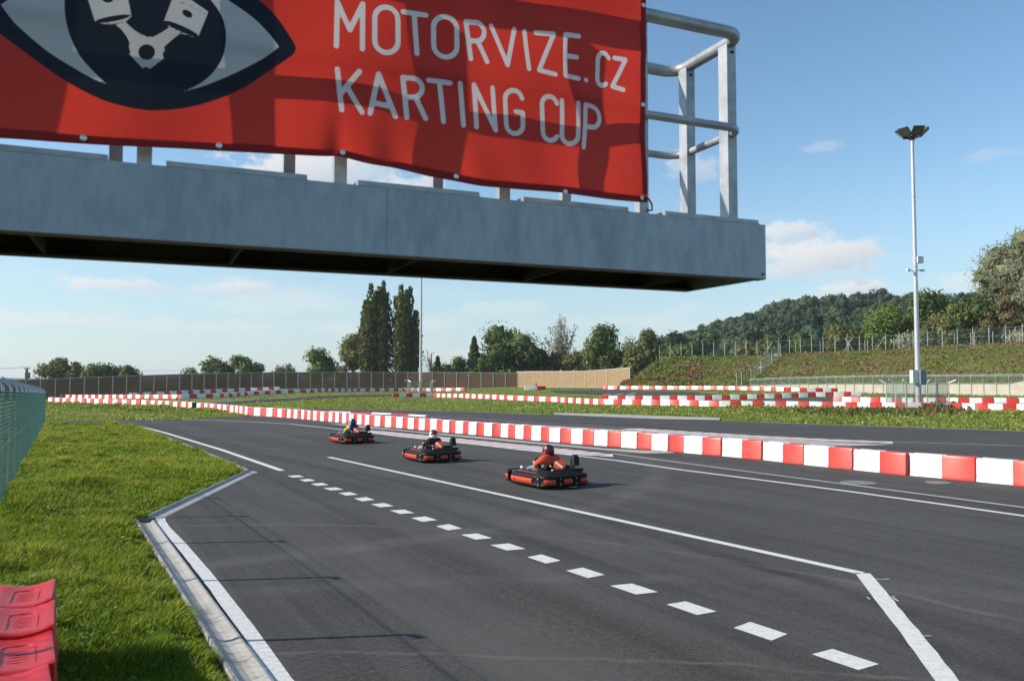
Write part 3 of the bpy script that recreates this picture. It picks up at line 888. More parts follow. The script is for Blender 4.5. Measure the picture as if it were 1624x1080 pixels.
def median_grass():
    pts = []; T = []
    far = [(480, 648.5), (518, 648.5), (640, 650), (748, 653), (859, 656), (880, 654), (1040, 659), (1141, 662), (1207, 669), (1384, 675.3), (1624, 683), (1700, 686)]
    nearrow = [(480, 633), (560, 629), (622, 631), (736, 632), (804, 635.5), (951, 643), (1040, 644), (1141, 646.5), (1318, 646), (1510, 650), (1624, 653), (1700, 655)]
    for k in range(24000):
        x = RNG.uniform(485, 1690); y0, y1 = interp(x, nearrow), interp(x, far)
        y = y0 + (y1 - y0) * RNG.random() ** .9
        d = ray(x, y); t = -EYE / d.z; px, py = d.x * t, d.y * t
        l = noise.noise(Vector((px * .35, py * .35, 1))); l2 = noise.noise(Vector((px * .9, py * .9, 5)))
        if RNG.random() < .25 - l * .5: continue
        rough = max(0, (1260 - abs(x - 1330) * 3.0) / 1260) if x > 1000 else .12
        tall = (.10 + .10 * max(0, l + l2)) * (1 + 1.7 * rough * max(0, .5 - (y - y0) / max(1, y1 - y0)) * 2)
        pts.append((px, py, .35 * tall)); T.append((tall, np.clip(.52 + .35 * l + .25 * l2 + RNG.normal(0, .12), 0, 1)))
    T = np.array(T)
    tufts('grass_tufts', 'rough grass on the strip between the two tracks', 'grass', pts, T[:, 0] * 1.15, M['tuft'], T[:, 1])
    # reddish docks and tall weeds round the mast and along the row of blocks
    pts = []; S = []; T = []
    for (xc, yc, sp, n, hh, tn) in ((1398, 650, 30, 420, .34, .6), (1350, 652, 40, 420, .3, .75), (1290, 648, 30, 260, .32, .8), (1480, 652, 26, 380, .42, .8), (1500, 646, 14, 260, .6, .3),
                                    (1420, 655, 60, 500, .25, .4), (1240, 650, 26, 160, .25, .4), (560, 628, 70, 200, .3, .85), (420, 630, 90, 240, .3, .85), (650, 634, 20, 60, .25, .9)):
        for k in range(n):
            p = G(xc + RNG.normal(0, sp), yc + abs(RNG.normal(0, 3.2)))
            pts.append((p.x, p.y, p.z + hh * RNG.uniform(.1, .8))); S.append(hh * RNG.uniform(.35, .8)); T.append(np.clip(RNG.normal(tn, .15), 0, 1))
    m = leaf_mat('dock and tall weeds', (.03, .06, .015), (.08, .10, .03), (.20, .11, .05), .25)
    tufts('weeds', 'tall reddish weeds round the foot of the floodlight mast', 'weeds', pts, np.array(S), m, np.array(T))
    # grass along the left-hand rows
    pts = []; T = []
    for k in range(9000):
        x = RNG.uniform(60, 395); y = RNG.uniform(638 + max(0, x - 100) * .035, 666 - max(0, x - 300) * .07)
        d = ray(x, y); t = -EYE / d.z; px, py = d.x * t, d.y * t
        l = noise.noise(Vector((px * .25, py * .25, 9)))
        edge = 1.0 if y < 649 + (x - 100) * .02 else .45
        h = (.14 + .1 * l) * (1.6 if edge == 1 else .8)
        pts.append((px, py, .35 * h)); T.append((h, np.clip(.62 + .3 * l - .2 * (edge == 1) + RNG.normal(0, .12), 0, 1)))
    T = np.array(T)
    tufts('grass_tufts', 'dry grass below the barrier row at the far left', 'grass', pts, T[:, 0] * 1.2, M['tuft'], T[:, 1])
    pts = []; T = []
    for k in range(12000):
        x = RNG.uniform(330, 1640); y = RNG.uniform(616.5, 646) if x < 640 else RNG.uniform(616.5, 632)
        p = None
        d = ray(x, y)
        q = G(x, y)
        if 290 < x < 630 and False: continue
        l = noise.noise(Vector((q.x * .2, q.y * .2, 4)))
        pts.append((q.x, q.y, q.z + .06)); T.append((.17 + .06 * l, np.clip(.55 + .3 * l + RNG.normal(0, .12), 0, 1)))
    keep = []
    lane = [(290, 640, 644), (348, 636.5, 642.8), (400, 633.5, 638.2), (504, 628, 632), (548, 626.4, 629.5), (622, 625, 628.4)]
    T = np.array(T); P2 = np.array(pts)
    # keep the lanes clear of grass
    pxs = CX + FPX * P2[:, 0] / P2[:, 1]; pys = 604 + FPX * (EYE - P2[:, 2] + .06) / P2[:, 1]
    lo = np.interp(pxs, [l[0] for l in lane], [l[1] for l in lane]); hi = np.interp(pxs, [l[0] for l in lane], [l[2] for l in lane])
    bad = (pxs < 625) & (pys > lo - .3) & (pys < hi + .3)
    bad |= (pxs > 865) & (pxs < 1140) & (pys > 618) & (pys < 629)
    bad |= (pxs > 1100) & (pys > 629) & (pys < 645)
    tufts('grass_tufts', 'grass between the far loops of the track', 'grass', P2[~bad], T[~bad, 0], M['tuft'], T[~bad, 1])


median_grass()

# ------------------------------------------------------------------ bank and hill on the right
ZT = 2.15
BANK = [  # photograph x, crest y, crest distance, foot distance, foot height
    (985, 611, 153, 152.6, 1.3), (1005, 600.5, 151.5, 148, 1.2), (1020, 589, 151, 144, 1.15), (1040, 573, 150.5, 140, 1.1), (1060, 568, 150, 138.5, 1.1), (1117, 566, 149, 136, 1.1),
    (1196, 564.5, 145.5, 132.5, 1.6), (1272, 560, 142, 127, ZT), (1389, 556.6, 136, 116.5, ZT), (1466, 551, 131, 111, ZT), (1624, 543, 121, 100, ZT), (1780, 537, 113, 89, ZT), (1980, 530, 104, 78, ZT)]


def crest(x):
    Y = interp(x, BANK, 2); return AT(x, interp(x, BANK, 1), Y)


def foot(x):
    Y = interp(x, BANK, 3); p = AT(x, 600, Y); p.z = interp(x, BANK, 4); return p


def bank_point(x, t):
    a, b = foot(x), crest(x); p = a.lerp(b, t)
    bulge = .5 * math.sin(math.pi * t)
    p.z += bulge + .55 * noise.noise(Vector((p.x * .22, p.y * .22, p.z * .3))) * min(1, 4 * t * (1 - t) + .1)
    return p


def build_bank():
    xs = np.linspace(985, 1980, 150); rows = 14
    V = []; 
    for x in xs:
        V.append(foot(x) + Vector((0, 0, -1.5)))
        for k in range(rows + 1): V.append(bank_point(x, k / rows))
        c = crest(x)
        for back, rise in ((3, .1), (9, .1), (25, .4), (70, 1.0), (160, 2.0)):
            sx = c.x / c.y
            V.append(Vector((c.x + sx * back, c.y + back, c.z + rise * min(1, (x - 985) / 60) - (2.5 if x < 1000 and back > 9 else 0))))
    w = rows + 7
    F = [(i * w + k, (i + 1) * w + k, (i + 1) * w + k + 1, i * w + k + 1) for i in range(len(xs) - 1) for k in range(w - 1)]
    o = soup('bank', V, F, M['slope'], smooth=True); o['kind'] = 'structure'
    # scrub on the slope
    C = []; T = []; S = []
    for _ in range(26000):
        x = RNG.uniform(985, 1700); t = RNG.random() * 1.02
        p = bank_point(x, min(t, 1)); 
        l = noise.noise(Vector((p.x * .12, p.y * .16 + p.z * .3, 2))); l2 = noise.noise(Vector((p.x * .5, p.y * .5, p.z)))
        tall = 1.9 if x < 1110 else 1.0
        C.append((p.x, p.y, p.z + .08 * tall + .1 * max(0, l2))); S.append(RNG.uniform(.16, .36) * tall * (1 + .5 * l2))
        brown = .70 if x > 1090 else .48
        T.append(np.clip(brown - .75 * l + .25 * l2 + RNG.normal(0, .12), 0, 1))
    V, F = leaf_quads(np.array(C), np.array(S), np.tile((0, -.6, .9), (len(C), 1)), upright=.25, aspect=1.2)
    o = soup('scrub', V, F, M['scrub'], np.repeat(T, 4)); tag(o, 'low green and brown scrub covering the planted bank', 'scrub', kind='stuff')


build_bank()

RIDGE = [(930, 603), (1000, 585), (1040, 563), (1075, 546), (1135, 527), (1200, 510), (1260, 488), (1330, 474), (1400, 474), (1470, 480), (1530, 478), (1624, 474), (1800, 462), (2050, 470)]


def hill_point(x, t):
    far = 430.0; c = AT(x, interp(x, RIDGE) + 22, far)
    a = AT(x, 600, 235); a.z = 4
    p = a.lerp(c, t); p.z = a.z + (c.z - a.z) * (t ** .85)
    p.z += 3.0 * noise.noise(Vector((p.x * .02, p.y * .02, 0))) * t
    return p


def build_hill():
    xs = np.linspace(930, 2050, 70); rows = 16; V = []
    for x in xs:
        for k in range(rows + 1): V.append(hill_point(x, k / rows))
        c = hill_point(x, 1); V.append(Vector((c.x * 1.3, c.y * 1.3, c.z * .9))); V.append(Vector((c.x * 2, c.y * 2, 2)))
    w = rows + 3
    F = [(i * w + k, (i + 1) * w + k, (i + 1) * w + k + 1, i * w + k + 1) for i in range(len(xs) - 1) for k in range(w - 1)]
    o = soup('hill', V, F, M['hill'], smooth=True); o['kind'] = 'structure'
    parts = []; rg = np.random.default_rng(5)
    C, O, T, S = [], [], [], []
    for q in range(640):
        x = rg.uniform(1000, 1700); t = rg.random() ** .8
        if q < 120: t = rg.uniform(.9, 1.0); x = 1035 + (q / 120) * 610 + rg.uniform(-4, 4)
        b = hill_point(x, t); h = rg.uniform(7.5, 12); r = rg.uniform(3.0, 5.4); kind = rg.random()
        base = .12 if kind < .3 else (.42 if kind < .8 else .78)
        for c_ in range(4):
            th = rg.uniform(0, 6.28); rr = r * .55 * math.sqrt(rg.random())
            cc = np.array([b.x + rr * math.cos(th), b.y + rr * math.sin(th), b.z + h * (.55 + .33 * rg.random())]); cr = r * rg.uniform(.42, .62); lum = base + rg.normal(0, .07)
            if c_ < 3:
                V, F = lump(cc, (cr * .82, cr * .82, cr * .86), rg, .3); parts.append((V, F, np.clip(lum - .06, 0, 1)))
            k = 92; d = rg.normal(size=(k, 3)); d /= np.linalg.norm(d, axis=1, keepdims=True)
            C.append(cc + d * (cr * rg.uniform(.78, 1.2, (k, 1)))); O.append(d * 2.0); T.append(np.clip(lum + rg.normal(0, .09, k), 0, 1)); S.append(rg.uniform(.5, 1.1, k))
    V, F = leaf_quads(np.concatenate(C), np.concatenate(S), np.concatenate(O), aspect=1.2)
    parts.append((V, F, np.repeat(np.concatenate(T), 4)))
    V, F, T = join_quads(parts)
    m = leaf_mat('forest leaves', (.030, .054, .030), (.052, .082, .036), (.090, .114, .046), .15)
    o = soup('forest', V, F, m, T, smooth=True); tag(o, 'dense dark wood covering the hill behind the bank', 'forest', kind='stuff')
    # low wooded skyline far off on the left
    V = []; xs = np.linspace(-500, 760, 90)
    for x in xs:
        top = 599.5 + 2.2 * noise.noise(Vector((x * .012, 4, 0))) + 1.2 * noise.noise(Vector((x * .06, 8, 0))) + max(0, (x - 60) * .006)
        c = AT(x, top, 2600)
        V += [AT(x, 606, 2300), c, Vector((c.x * 1.2, c.y * 1.2, 0))]
    F = [(i * 3 + k, (i + 1) * 3 + k, (i + 1) * 3 + k + 1, i * 3 + k + 1) for i in range(len(xs) - 1) for k in range(2)]
    o = soup('hills', V, F, M['hill'], smooth=True); o['kind'] = 'structure'


build_hill()
# ------------------------------------------------------------------ barrier blocks
def block_mesh(name, m, h=.6, w=.46):
    """Hollow plastic barrier block, one metre long: sloped sides, dished top, rounded ends, a lifting slot and drain hole."""
    k = w / 2
    prof = [(-k, 0), (-k, .05), (-k * .93, .09), (-k * .88, h - .05), (-k * .80, h - .008), (-k * .66, h), (-k * .2, h - .022), (k * .2, h - .022), (k * .66, h), (k * .80, h - .008), (k * .88, h - .05), (k * .93, .09), (k, .05), (k, 0)]
    b = MB(); n = len(prof); V = []
    for x, s, zt in ((-.497, .90, -.016), (-.485, .97, -.004), (-.45, 1, 0), (.45, 1, 0), (.485, .97, -.004), (.497, .90, -.016)):
        for y, z in prof: V.append((x, y * s, z + (zt if z > .3 else 0)))
    F = [(i * n + j, (i + 1) * n + j, (i + 1) * n + (j + 1) % n, i * n + (j + 1) % n) for i in range(5) for j in range(n)]
    F += [tuple(range(n)), tuple(range(6 * n - 1, 5 * n - 1, -1))]
    b.add(V, F)
    return b.mesh(name, m, smooth=True)


BLOCK = {'red': block_mesh('barrier_block_red', M['red_pl']), 'white': block_mesh('barrier_block_white', M['white_pl']), 'black': block_mesh('barrier_block_black', M['black_pl'])}
ONES = 'first second third fourth fifth sixth seventh eighth ninth tenth eleventh twelfth thirteenth fourteenth fifteenth sixteenth seventeenth eighteenth nineteenth'.split()
TENS = {2: ('twentieth', 'twenty'), 3: ('thirtieth', 'thirty'), 4: ('fortieth', 'forty'), 5: ('fiftieth', 'fifty'), 6: ('sixtieth', 'sixty')}


def ordinal(n): return ONES[n - 1] if n < 20 else (TENS[n // 10][0] if n % 10 == 0 else TENS[n // 10][1] + '-' + ONES[n % 10 - 1])


def put_block(colour, p, yaw, length, hscale, label, group):
    o = bpy.data.objects.new('barrier_block', BLOCK[colour])
    o.location = p; o.rotation_euler = (0, 0, yaw); o.scale = (length, 1.0, hscale)
    link(o); return tag(o, label, 'barrier block', group)


FAR_BLOCKS = []      # the rows too far off to pick single blocks apart


def block_row(pxs, where, group, lr=.80, lw=.90, h=.6, first='red', end='left', jitter=.03, mass=False, lengths=None):
    path = gp(*pxs)
    if lengths:      # laid from the right-hand end
        path.reverse(); path[0] = path[0] + (path[0] - path[1]).normalized() * .84
    d = [0]
    for a, b in zip(path, path[1:]): d.append(d[-1] + (b - a).length)

    def at(t):
        i = max(0, min(len(path) - 2, int(np.searchsorted(d, t, side='right')) - 1))
        return path[i].lerp(path[i + 1], (t - d[i]) / max(1e-9, d[i + 1] - d[i]))
    t = 0.0; red = first == 'red'; row = []
    while t < d[-1]:
        L_ = (lr if red else lw) * (1 + RNG.normal(0, .01))
        if lengths:
            q = at(t); L_ *= interp(CX + FPX * q.x / q.y, lengths)
        a, b = at(t), at(min(t + L_, d[-1] + .01))
        if (b - a).length < .3: break
        if lengths: a, b = b, a
        back = Vector((-(b - a).y, (b - a).x, 0)).normalized()
        c = (a + b) / 2 + back * (.23 + RNG.normal(0, jitter))
        yaw = math.atan2((b - a).y, (b - a).x) + RNG.normal(0, .014)
        row.append(('red' if red else 'white', (c.x, c.y, gz(c.x, c.y)), yaw, L_, h / .6 * (1 + RNG.normal(0, .008)), CX + FPX * a.x / a.y))
        t += L_ + .004; red = not red
    row = [r for r in row if r[5] < 1628]
    if mass:
        FAR_BLOCKS.extend(row); return
    if end == 'right' and not lengths: row.reverse()
    seen = {'red': 0, 'white': 0}
    for col, p, yaw, L_, hs, _ in row:
        seen[col] += 1
        put_block(col, p, yaw, L_, hs, f'{ordinal(seen[col])} {col} barrier block from the {end} in {where}', group)


MAIN = [(312, 649.6), (341, 652), (369, 654.9), (391, 658.6), (428, 660.5), (459, 662.8), (527, 669), (587, 675), (640, 679.2), (721, 686.8), (790, 692.6), (840, 697.4), (874, 700.4), (948, 706.5), (1032, 713), (1090, 718.5), (1139, 722.8),
        (1203, 729), (1275, 737), (1356, 745.5), (1446, 755), (1547, 763.8), (1605, 769.6)]
block_row(MAIN, 'the long row beside the go-karts', 'blocks of the long dividing row', .95, 1.05, .62, 'red', 'right',
          lengths=[(312, .9), (445, .85), (462, .56), (585, .54), (600, .58), (840, .60), (920, .65), (1000, .74), (1080, .80), (1200, .86), (1700, .86)])
p0, p1 = G(306.5, 649.2), G(312, 649.6)
put_block('black', (p0.x + .1, p0.y + .3, 0), .2, .62, 1.05, 'black plastic end block where the long dividing row begins', None)
block_row([(76, 638.2), (104, 639.3), (148, 641), (200, 642.8), (240, 644.3), (280, 646.8), (304, 648.4)], 'the far-left row above dry grass', 'blocks along the far-left grass', .95, 1.05, .62, 'white')
block_row([(623, 630), (689, 630), (736, 631.2), (804, 634.2), (883, 637.5), (951, 641.6), (1040, 643), (1141, 645), (1232, 645.6), (1318, 647), (1398, 648.2), (1510, 649.6), (1569, 650.8), (1624, 651.6), (1740, 654)], 'the row behind the grass strip', 'blocks behind the grass strip', 1.0, 1.15, .60, 'red', 'right')
block_row([(1321, 637.6), (1384, 638.8), (1508, 639.8), (1624, 640.2), (1740, 640.4)], 'the upper line behind the floodlight mast', 'blocks of the upper line by the mast', 1.0, 1.15, .60, 'red')
block_row([(953, 634.2), (1040, 634.9), (1112, 634.8), (1240, 631.6), (1289, 629.8), (1364, 628.5)], 'the shaded row between the two sunlit rows', 'blocks of the shaded middle row', 1.0, 1.2, .60, 'red', 'right')
block_row([(956, 617.6), (1000, 617.6), (1070, 617.7), (1141, 618.1), (1200, 619.4), (1240, 621), (1277, 621.6), (1327, 622.4)], 'the sunlit row below the bank', 'blocks at the foot of the bank', 1.0, 1.15, .58, 'red')
block_row([(206, 629.2), (271, 626.4), (333, 623.3), (393, 620.6), (441, 619.2)], '', '', 1.0, 1.2, .66, 'white', mass=True)
block_row([(80, 631.6), (200, 632), (289, 632.4), (348, 630.8), (393, 627.2), (440, 624.4), (489, 622.8), (570, 621), (640, 620), (736, 619.8)], '', '', 1.1, 1.25, .62, 'red', mass=True)
fb = MB()
for col, p, yaw, L_, hs, _ in FAR_BLOCKS:
    mx = Matrix.LocRotScale(Vector(p), Matrix.Rotation(yaw, 3, 'Z'), Vector((L_, 1, hs)))
    fb.add([mx @ v.co for v in BLOCK[col].vertices], [tuple(q.vertices) for q in BLOCK[col].polygons], 0 if col == 'red' else 1)
tag(fb.obj('barrier_blocks', [M['red_pl'], M['white_pl']], smooth=True), 'small far rows of red and white barrier blocks before the timber fence', 'barrier blocks', kind='stuff')
a = G(841, 618.6)
put_block('white', (a.x, a.y, a.z), .05, 2.2, 1.2, 'lone white barrier block lying on the grass before the timber fence', None)
a = G(857, 618.4)
put_block('red', (a.x + .15, a.y + .4, a.z), .25, 1.6, 1.12, 'lone red barrier block butted against the white one by the timber fence', None)

# the three blocks at the photographer's feet: seen close, so built with their embossed lids
def near_block_mesh():
    b = MB(); h, hl = .60, .43
    xs = [-hl, -hl + .02, -.33, -.16, 0, .16, .33, hl - .02, hl]
    prof = [(-.25, 0), (-.245, .06), (-.225, .12), (-.215, h - .03)]
    top = [-.21, -.195, -.15, -.08, 0, .08, .15, .195, .21]
    V = []; n = 0
    for x in xs:
        e = 1 - .035 * (abs(x) > hl - .01)
        flute = 1 - .03 * math.cos(x / hl * math.pi * 2)
        ring = [(x, y * e * (flute if 0 < z < h - .05 else 1), z) for y, z in prof]
        ring += [(x, y * e, h - .045 * (1 - (y / .21) ** 2) + .018 * (abs(x) / hl) ** 2 - (.01 if abs(y) > .2 else 0) - (.012 if abs(x) > hl - .01 else 0)) for y in top]
        ring += [(x, -y * e * (flute if 0 < z < h - .05 else 1), z) for y, z in reversed(prof)]
        n = len(ring); V += ring
    m = len(xs)
    F = [(i * n + j, (i + 1) * n + j, (i + 1) * n + (j + 1) % n, i * n + (j + 1) % n) for i in range(m - 1) for j in range(n)]
    F += [tuple(range(n)), tuple(range(m * n - 1, (m - 1) * n - 1, -1))]
    b.add(V, F); return b.mesh('near_barrier_block', M['red_near'], smooth=True)


def lid_z(x, y): return .60 - .045 * (1 - (y / .21) ** 2) + .018 * (abs(x) / .43) ** 2


def emboss_mesh():
    b = MB(); pts = []
    # three-sided rounded border and a raised maker's mark of blurred strokes
    for x, y in ((-.26, -.10), (.16, -.10), (.21, -.085), (.235, -.05), (.235, .05), (.21, .085), (.16, .10), (-.26, .10)): pts.append((x, y, lid_z(x, y) + .001))
    b.tube(pts, .0045, 6)
    for i in range(5):
        x = -.17 + i * .066
        b.tube([(x, -.055, lid_z(x, -.055)), (x + .01, .0, lid_z(x, 0)), (x, .055, lid_z(x, .055))], .004, 5)
        b.tube([(x, -.055, lid_z(x, -.055)), (x + .04, -.055, lid_z(x + .04, -.055))], .004, 5)
    return b.mesh('embossed_mark', M['red_near'], smooth=True)


nb, em = near_block_mesh(), emboss_mesh()
nd_ = Vector((-.481, .877, 0))
for k, (lx, ly) in enumerate(((-4.12, 7.05), (-3.70, 6.29), (-3.30, 5.55), (-2.90, 4.80))):
    c = Vector((lx, ly, 0)); zz = .21 + .012 * (k % 2)
    o = bpy.data.objects.new('barrier_block', nb); o.location = (c.x, c.y, zz); o.rotation_euler = (.015 * (k - 1), 0.02, math.atan2(nd_.y, nd_.x) + .03 * (k - 1)); link(o)
    tag(o, ['red barrier block on the verge, farthest of the near row by the fence', 'red barrier block on the verge, between its two neighbours in the near row', 'red barrier block on the verge, closest in view of the near row', 'red barrier block on the verge just below the picture'][k], 'barrier block', 'red blocks on the verge')
    e = bpy.data.objects.new('embossed_mark', em); link(e, o)


# ------------------------------------------------------------------ wire mesh
def mesh_panel(b, A, B, z0a, z1a, z0b, z1b, step, r, off=0.0):
    """Diamond mesh of real wires between two posts, sheared to the ground."""
    A, B = Vector((A[0], A[1], 0)), Vector((B[0], B[1], 0)); L_ = (B - A).length; d = (B - A) / L_
    side = Vector((d.y, -d.x, 0))
    H_ = ((z1a - z0a) + (z1b - z0b)) / 2

    def P(s, h, o):
        t = s / L_; z0 = z0a + (z0b - z0a) * t; z1 = z1a + (z1b - z1a) * t
        return A + d * s + side * o + Vector((0, 0, z0 + (z1 - z0) * h / H_))
    k = -H_
    while k < L_:
        for sgn in (1, -1):
            # wire runs s = k + h (or mirrored), clipped to the panel
            h0, h1 = max(0, -k), min(H_, L_ - k)
            if h1 - h0 < .02: continue
            s0, s1 = k + h0, k + h1
            if sgn < 0: s0, s1 = L_ - s0, L_ - s1
            p, q = P(s0, h0, off + sgn * r), P(s1, h1, off + sgn * r)
            t = (q - p).normalized(); u = t.cross(side).normalized()
            tri = [u * r, (-u * .5 + side * .87) * r, (-u * .5 - side * .87) * r]
            b.add([p + w for w in tri] + [q + w for w in tri], [(0, 1, 4, 3), (1, 2, 5, 4), (2, 0, 3, 5)])
        k += step


# near fence on the left: galvanised posts with angled tops, green chain link
def near_fence():
    f = thing('mesh_fence', 'green chain-link fence with grey angled post tops along the left verge', 'fence')
    L_ = (FENCE_B - FENCE_A).length; n = 19; side = Vector((fdir.y, -fdir.x))
    posts = []
    for k in range(-2, n):
        p = FENCE_A + fdir * (L_ * (k + .35) / (n - 1)); z = float(fence_z(p.y)); posts.append((p, z))
    arm = Vector((-side.x, -side.y, 0))
    for p, z in posts:
        b = MB(); q = Vector((p.x, p.y, z))
        b.tube([q + Vector((0, 0, -.3)), q + Vector((0, 0, 2.12)), q + Vector((0, 0, 2.2)) + arm * .05, q + Vector((0, 0, 2.40)) + arm * .34], .032, 10)
        b.obj('fence_post', M['pole'], f, smooth=True)
    b = MB()
    for (p, z), (q, y) in zip(posts, posts[1:]):
        mesh_panel(b, p + side * .045, q + side * .045, z + .04, z + 2.05, y + .04, y + 2.05, .15, .0022)
    o = b.obj('chain_link', M['pvc'], f); o['kind'] = 'stuff'
    for h, r in ((.06, .0035), (1.05, .006), (2.05, .007)):
        MB().tube([(p.x + side.x * .05, p.y + side.y * .05, z + h) for p, z in posts], r, 6).obj('tension_wire', M['pvc'], f)
    for off, h in ((.33, 2.395),):
        MB().tube([(p.x + arm.x * off, p.y + arm.y * off, z + h + .03) for p, z in posts], .004, 5).obj('tension_wire', M['galv'], f)


near_fence()


# ------------------------------------------------------------------ timber noise fence
def timber_fence(name, label, xs, table, top, wood, thick=.12):
    f = thing(name, label, 'fence')
    pts = []
    for x in xs:
        Y = interp(x, table, 1); t = AT(x, interp(x, top), Y); pts.append((t, gz(t.x, t.y)))
    for i, (t, z) in enumerate(pts):
        b = MB(); a = pts[max(i - 1, 0)][0]; c = pts[min(i + 1, len(pts) - 1)][0]
        yaw = math.atan2((c - a).y, (c - a).x); rot = Matrix.Rotation(yaw, 3, 'Z'); h = t.z - z
        for dy in (-.10, .10): b.box(Vector((t.x, t.y, z + h / 2 - .3)) + rot @ Vector((0, dy, 0)), (.20, .018, h + .7), rot=rot)
        b.box((t.x, t.y, z + h / 2 - .3), (.014, .18, h + .7), rot=rot)
        b.obj('fence_post', M['galv'], f)
    for (a, za), (c, zc) in zip(pts, pts[1:]):
        d = Vector(((c - a).x, (c - a).y, 0)); L_ = d.length; d.normalize(); s = Vector((d.y, -d.x, 0))
        nb_ = 12; b = MB()
        for k in range(nb_):   # tongue-and-groove boards: each a shallow step, too thin to pick apart from here
            u0, u1 = k / nb_, (k + 1) / nb_ - .004
            th = thick / 2 + .012 * ((k * 7) % 3 - 1)
            q0, q1 = a + d * .02, c - d * .02
            z0a, z1a = za + .12 + (a.z - .1 - za - .12) * u0, za + .12 + (a.z - .1 - za - .12) * u1
            z0c, z1c = zc + .12 + (c.z - .1 - zc - .12) * u0, zc + .12 + (c.z - .1 - zc - .12) * u1
            vs = []
            for sg in (1, -1):
                for q, zz in ((q0, z0a), (q1, z0c), (q1, z1c), (q0, z1a)): vs.append((q.x + s.x * th * sg, q.y + s.y * th * sg, zz))
            b.add(vs, [(0, 1, 2, 3), (7, 6, 5, 4), (0, 4, 5, 1), (1, 5, 6, 2), (2, 6, 7, 3), (3, 7, 4, 0)])
        b.obj('board_panel', M[wood], f)
        m_ = MB(); m_.tube([a + Vector((0, 0, -.06)), c + Vector((0, 0, -.06))], .075, 4); m_.obj('top_rail', M['galv'], f)
        base = MB().tube([(a.x, a.y, za + .0), (c.x, c.y, zc + .0)], .11, 4); base.obj('plinth', M['concrete'], f)
    return pts


FENCE_TAB = [(-60, 128), (0, 138), (240, 155), (440, 170), (640, 173.5), (705, 173.2), (821, 171.5)]
FENCE_TOP = [(-60, 604.5), (0, 602.8), (70, 601), (150, 597.5), (240, 594.5), (340, 591.5), (440, 590), (640, 590), (740, 590.3), (821, 591)]
xs = [-56]
while xs[-1] < 240: xs.append(xs[-1] + 24.2 - max(0, xs[-1]) * .012)
while xs[-1] < 420: xs.append(xs[-1] + 20.5 - (xs[-1] - 240) * .016)
n_ = round((821 - xs[-1]) / 19.4); x0_ = xs[-1]; xs += [x0_ + (821 - x0_) * (k + 1) / n_ for k in range(n_)]
timber_fence('timber_fence', 'long dark timber fence with grey steel posts along the far side', xs, FENCE_TAB, FENCE_TOP, 'wood_shaded')
xs2 = [820, 834, 847, 862, 878, 894, 911, 928, 945, 963, 981, 999]
timber_fence('timber_fence', 'short sunlit timber fence angled towards the green bank', xs2, [(820, 176.5), (999, 151)], [(820, 589.2), (846, 588.8), (894, 588.6), (928, 588.2), (963, 585.6), (999, 582.4)], 'wood')

# ------------------------------------------------------------------ retaining wall with mesh fence
WALL = [(1190, 131.5, 611.2, 600.8), (1240, 127, 610.4, 599), (1326, 119, 609.6, 596.6), (1384, 114, 609.4, 595.4), (1502, 105, 609.1, 594.4), (1600, 98.5, 609, 593.9), (1624, 97, 604.5, 593.7), (1660, 94.6, 598.2, 593.4), (1780, 87, 598, 592)]
w_ = thing('retaining_wall', 'long pale concrete wall at the foot of the bank', 'wall')
b = MB(); top = MB(); path = []
for x, Y, ty, my in WALL:
    t = AT(x, ty, Y); path.append((t, AT(x, my, Y).z))
for i, ((a, _), (c, _)) in enumerate(zip(path, path[1:])):
    d = Vector(((c - a).x, (c - a).y, 0)); L_ = d.length; d.normalize(); s = Vector((-d.y, d.x, 0)) * .25
    nseg = max(1, round(L_ / 5.0))
    for k in range(nseg):
        p, q = a.lerp(c, k / nseg) + d * .008, a.lerp(c, (k + 1) / nseg) - d * .008
        vs = [(p.x, p.y, -.6), (q.x, q.y, -.6), (q.x, q.y, q.z), (p.x, p.y, p.z)]
        vs += [(x_ + s.x, y_ + s.y, z_) for x_, y_, z_ in vs]
        bb = MB(); bb.add(vs, [(0, 1, 2, 3), (7, 6, 5, 4), (0, 4, 5, 1), (1, 5, 6, 2), (2, 6, 7, 3), (3, 7, 4, 0)])
        bb.obj('wall_panel', M['wall_conc'], w_)
mf = thing('mesh_fence', 'low galvanised fence with green mesh on top of the concrete wall', 'fence')
rs = []
for (a, za), (c, zc) in zip(path, path[1:]):
    L_ = Vector(((c - a).x, (c - a).y, 0)).length; k_ = max(1, round(L_ / 1.55))
    for k in range(k_): rs.append((a.lerp(c, k / k_), za + (zc - za) * k / k_))
rs = [(p + Vector((-.06, -.10, 0)), z) for p, z in rs]
for p, z in rs: MB().tube([(p.x, p.y, max(gz(p.x, p.y), p.z - 1.3)), (p.x, p.y, z)], .032, 6).obj('fence_post', M['pole'], mf)
for dz in (0.0, -.16): MB().tube([(p.x, p.y, z + dz) for p, z in rs], .034, 6).obj('rail', M['pole'], mf)
MB().tube([(p.x, p.y, p.z + .12) for p, z in rs if z - p.z > .5], .028, 6).obj('rail', M['pole'], mf)
b = MB()
for (p, z), (q, y) in zip(rs, rs[1:]):
    if z - p.z > .5: mesh_panel(b, p, q, p.z + .1, z - .16, q.z + .1, y - .16, .13, .0085, .03)
o = b.obj('mesh', M['pvc'], mf); o['kind'] = 'stuff'


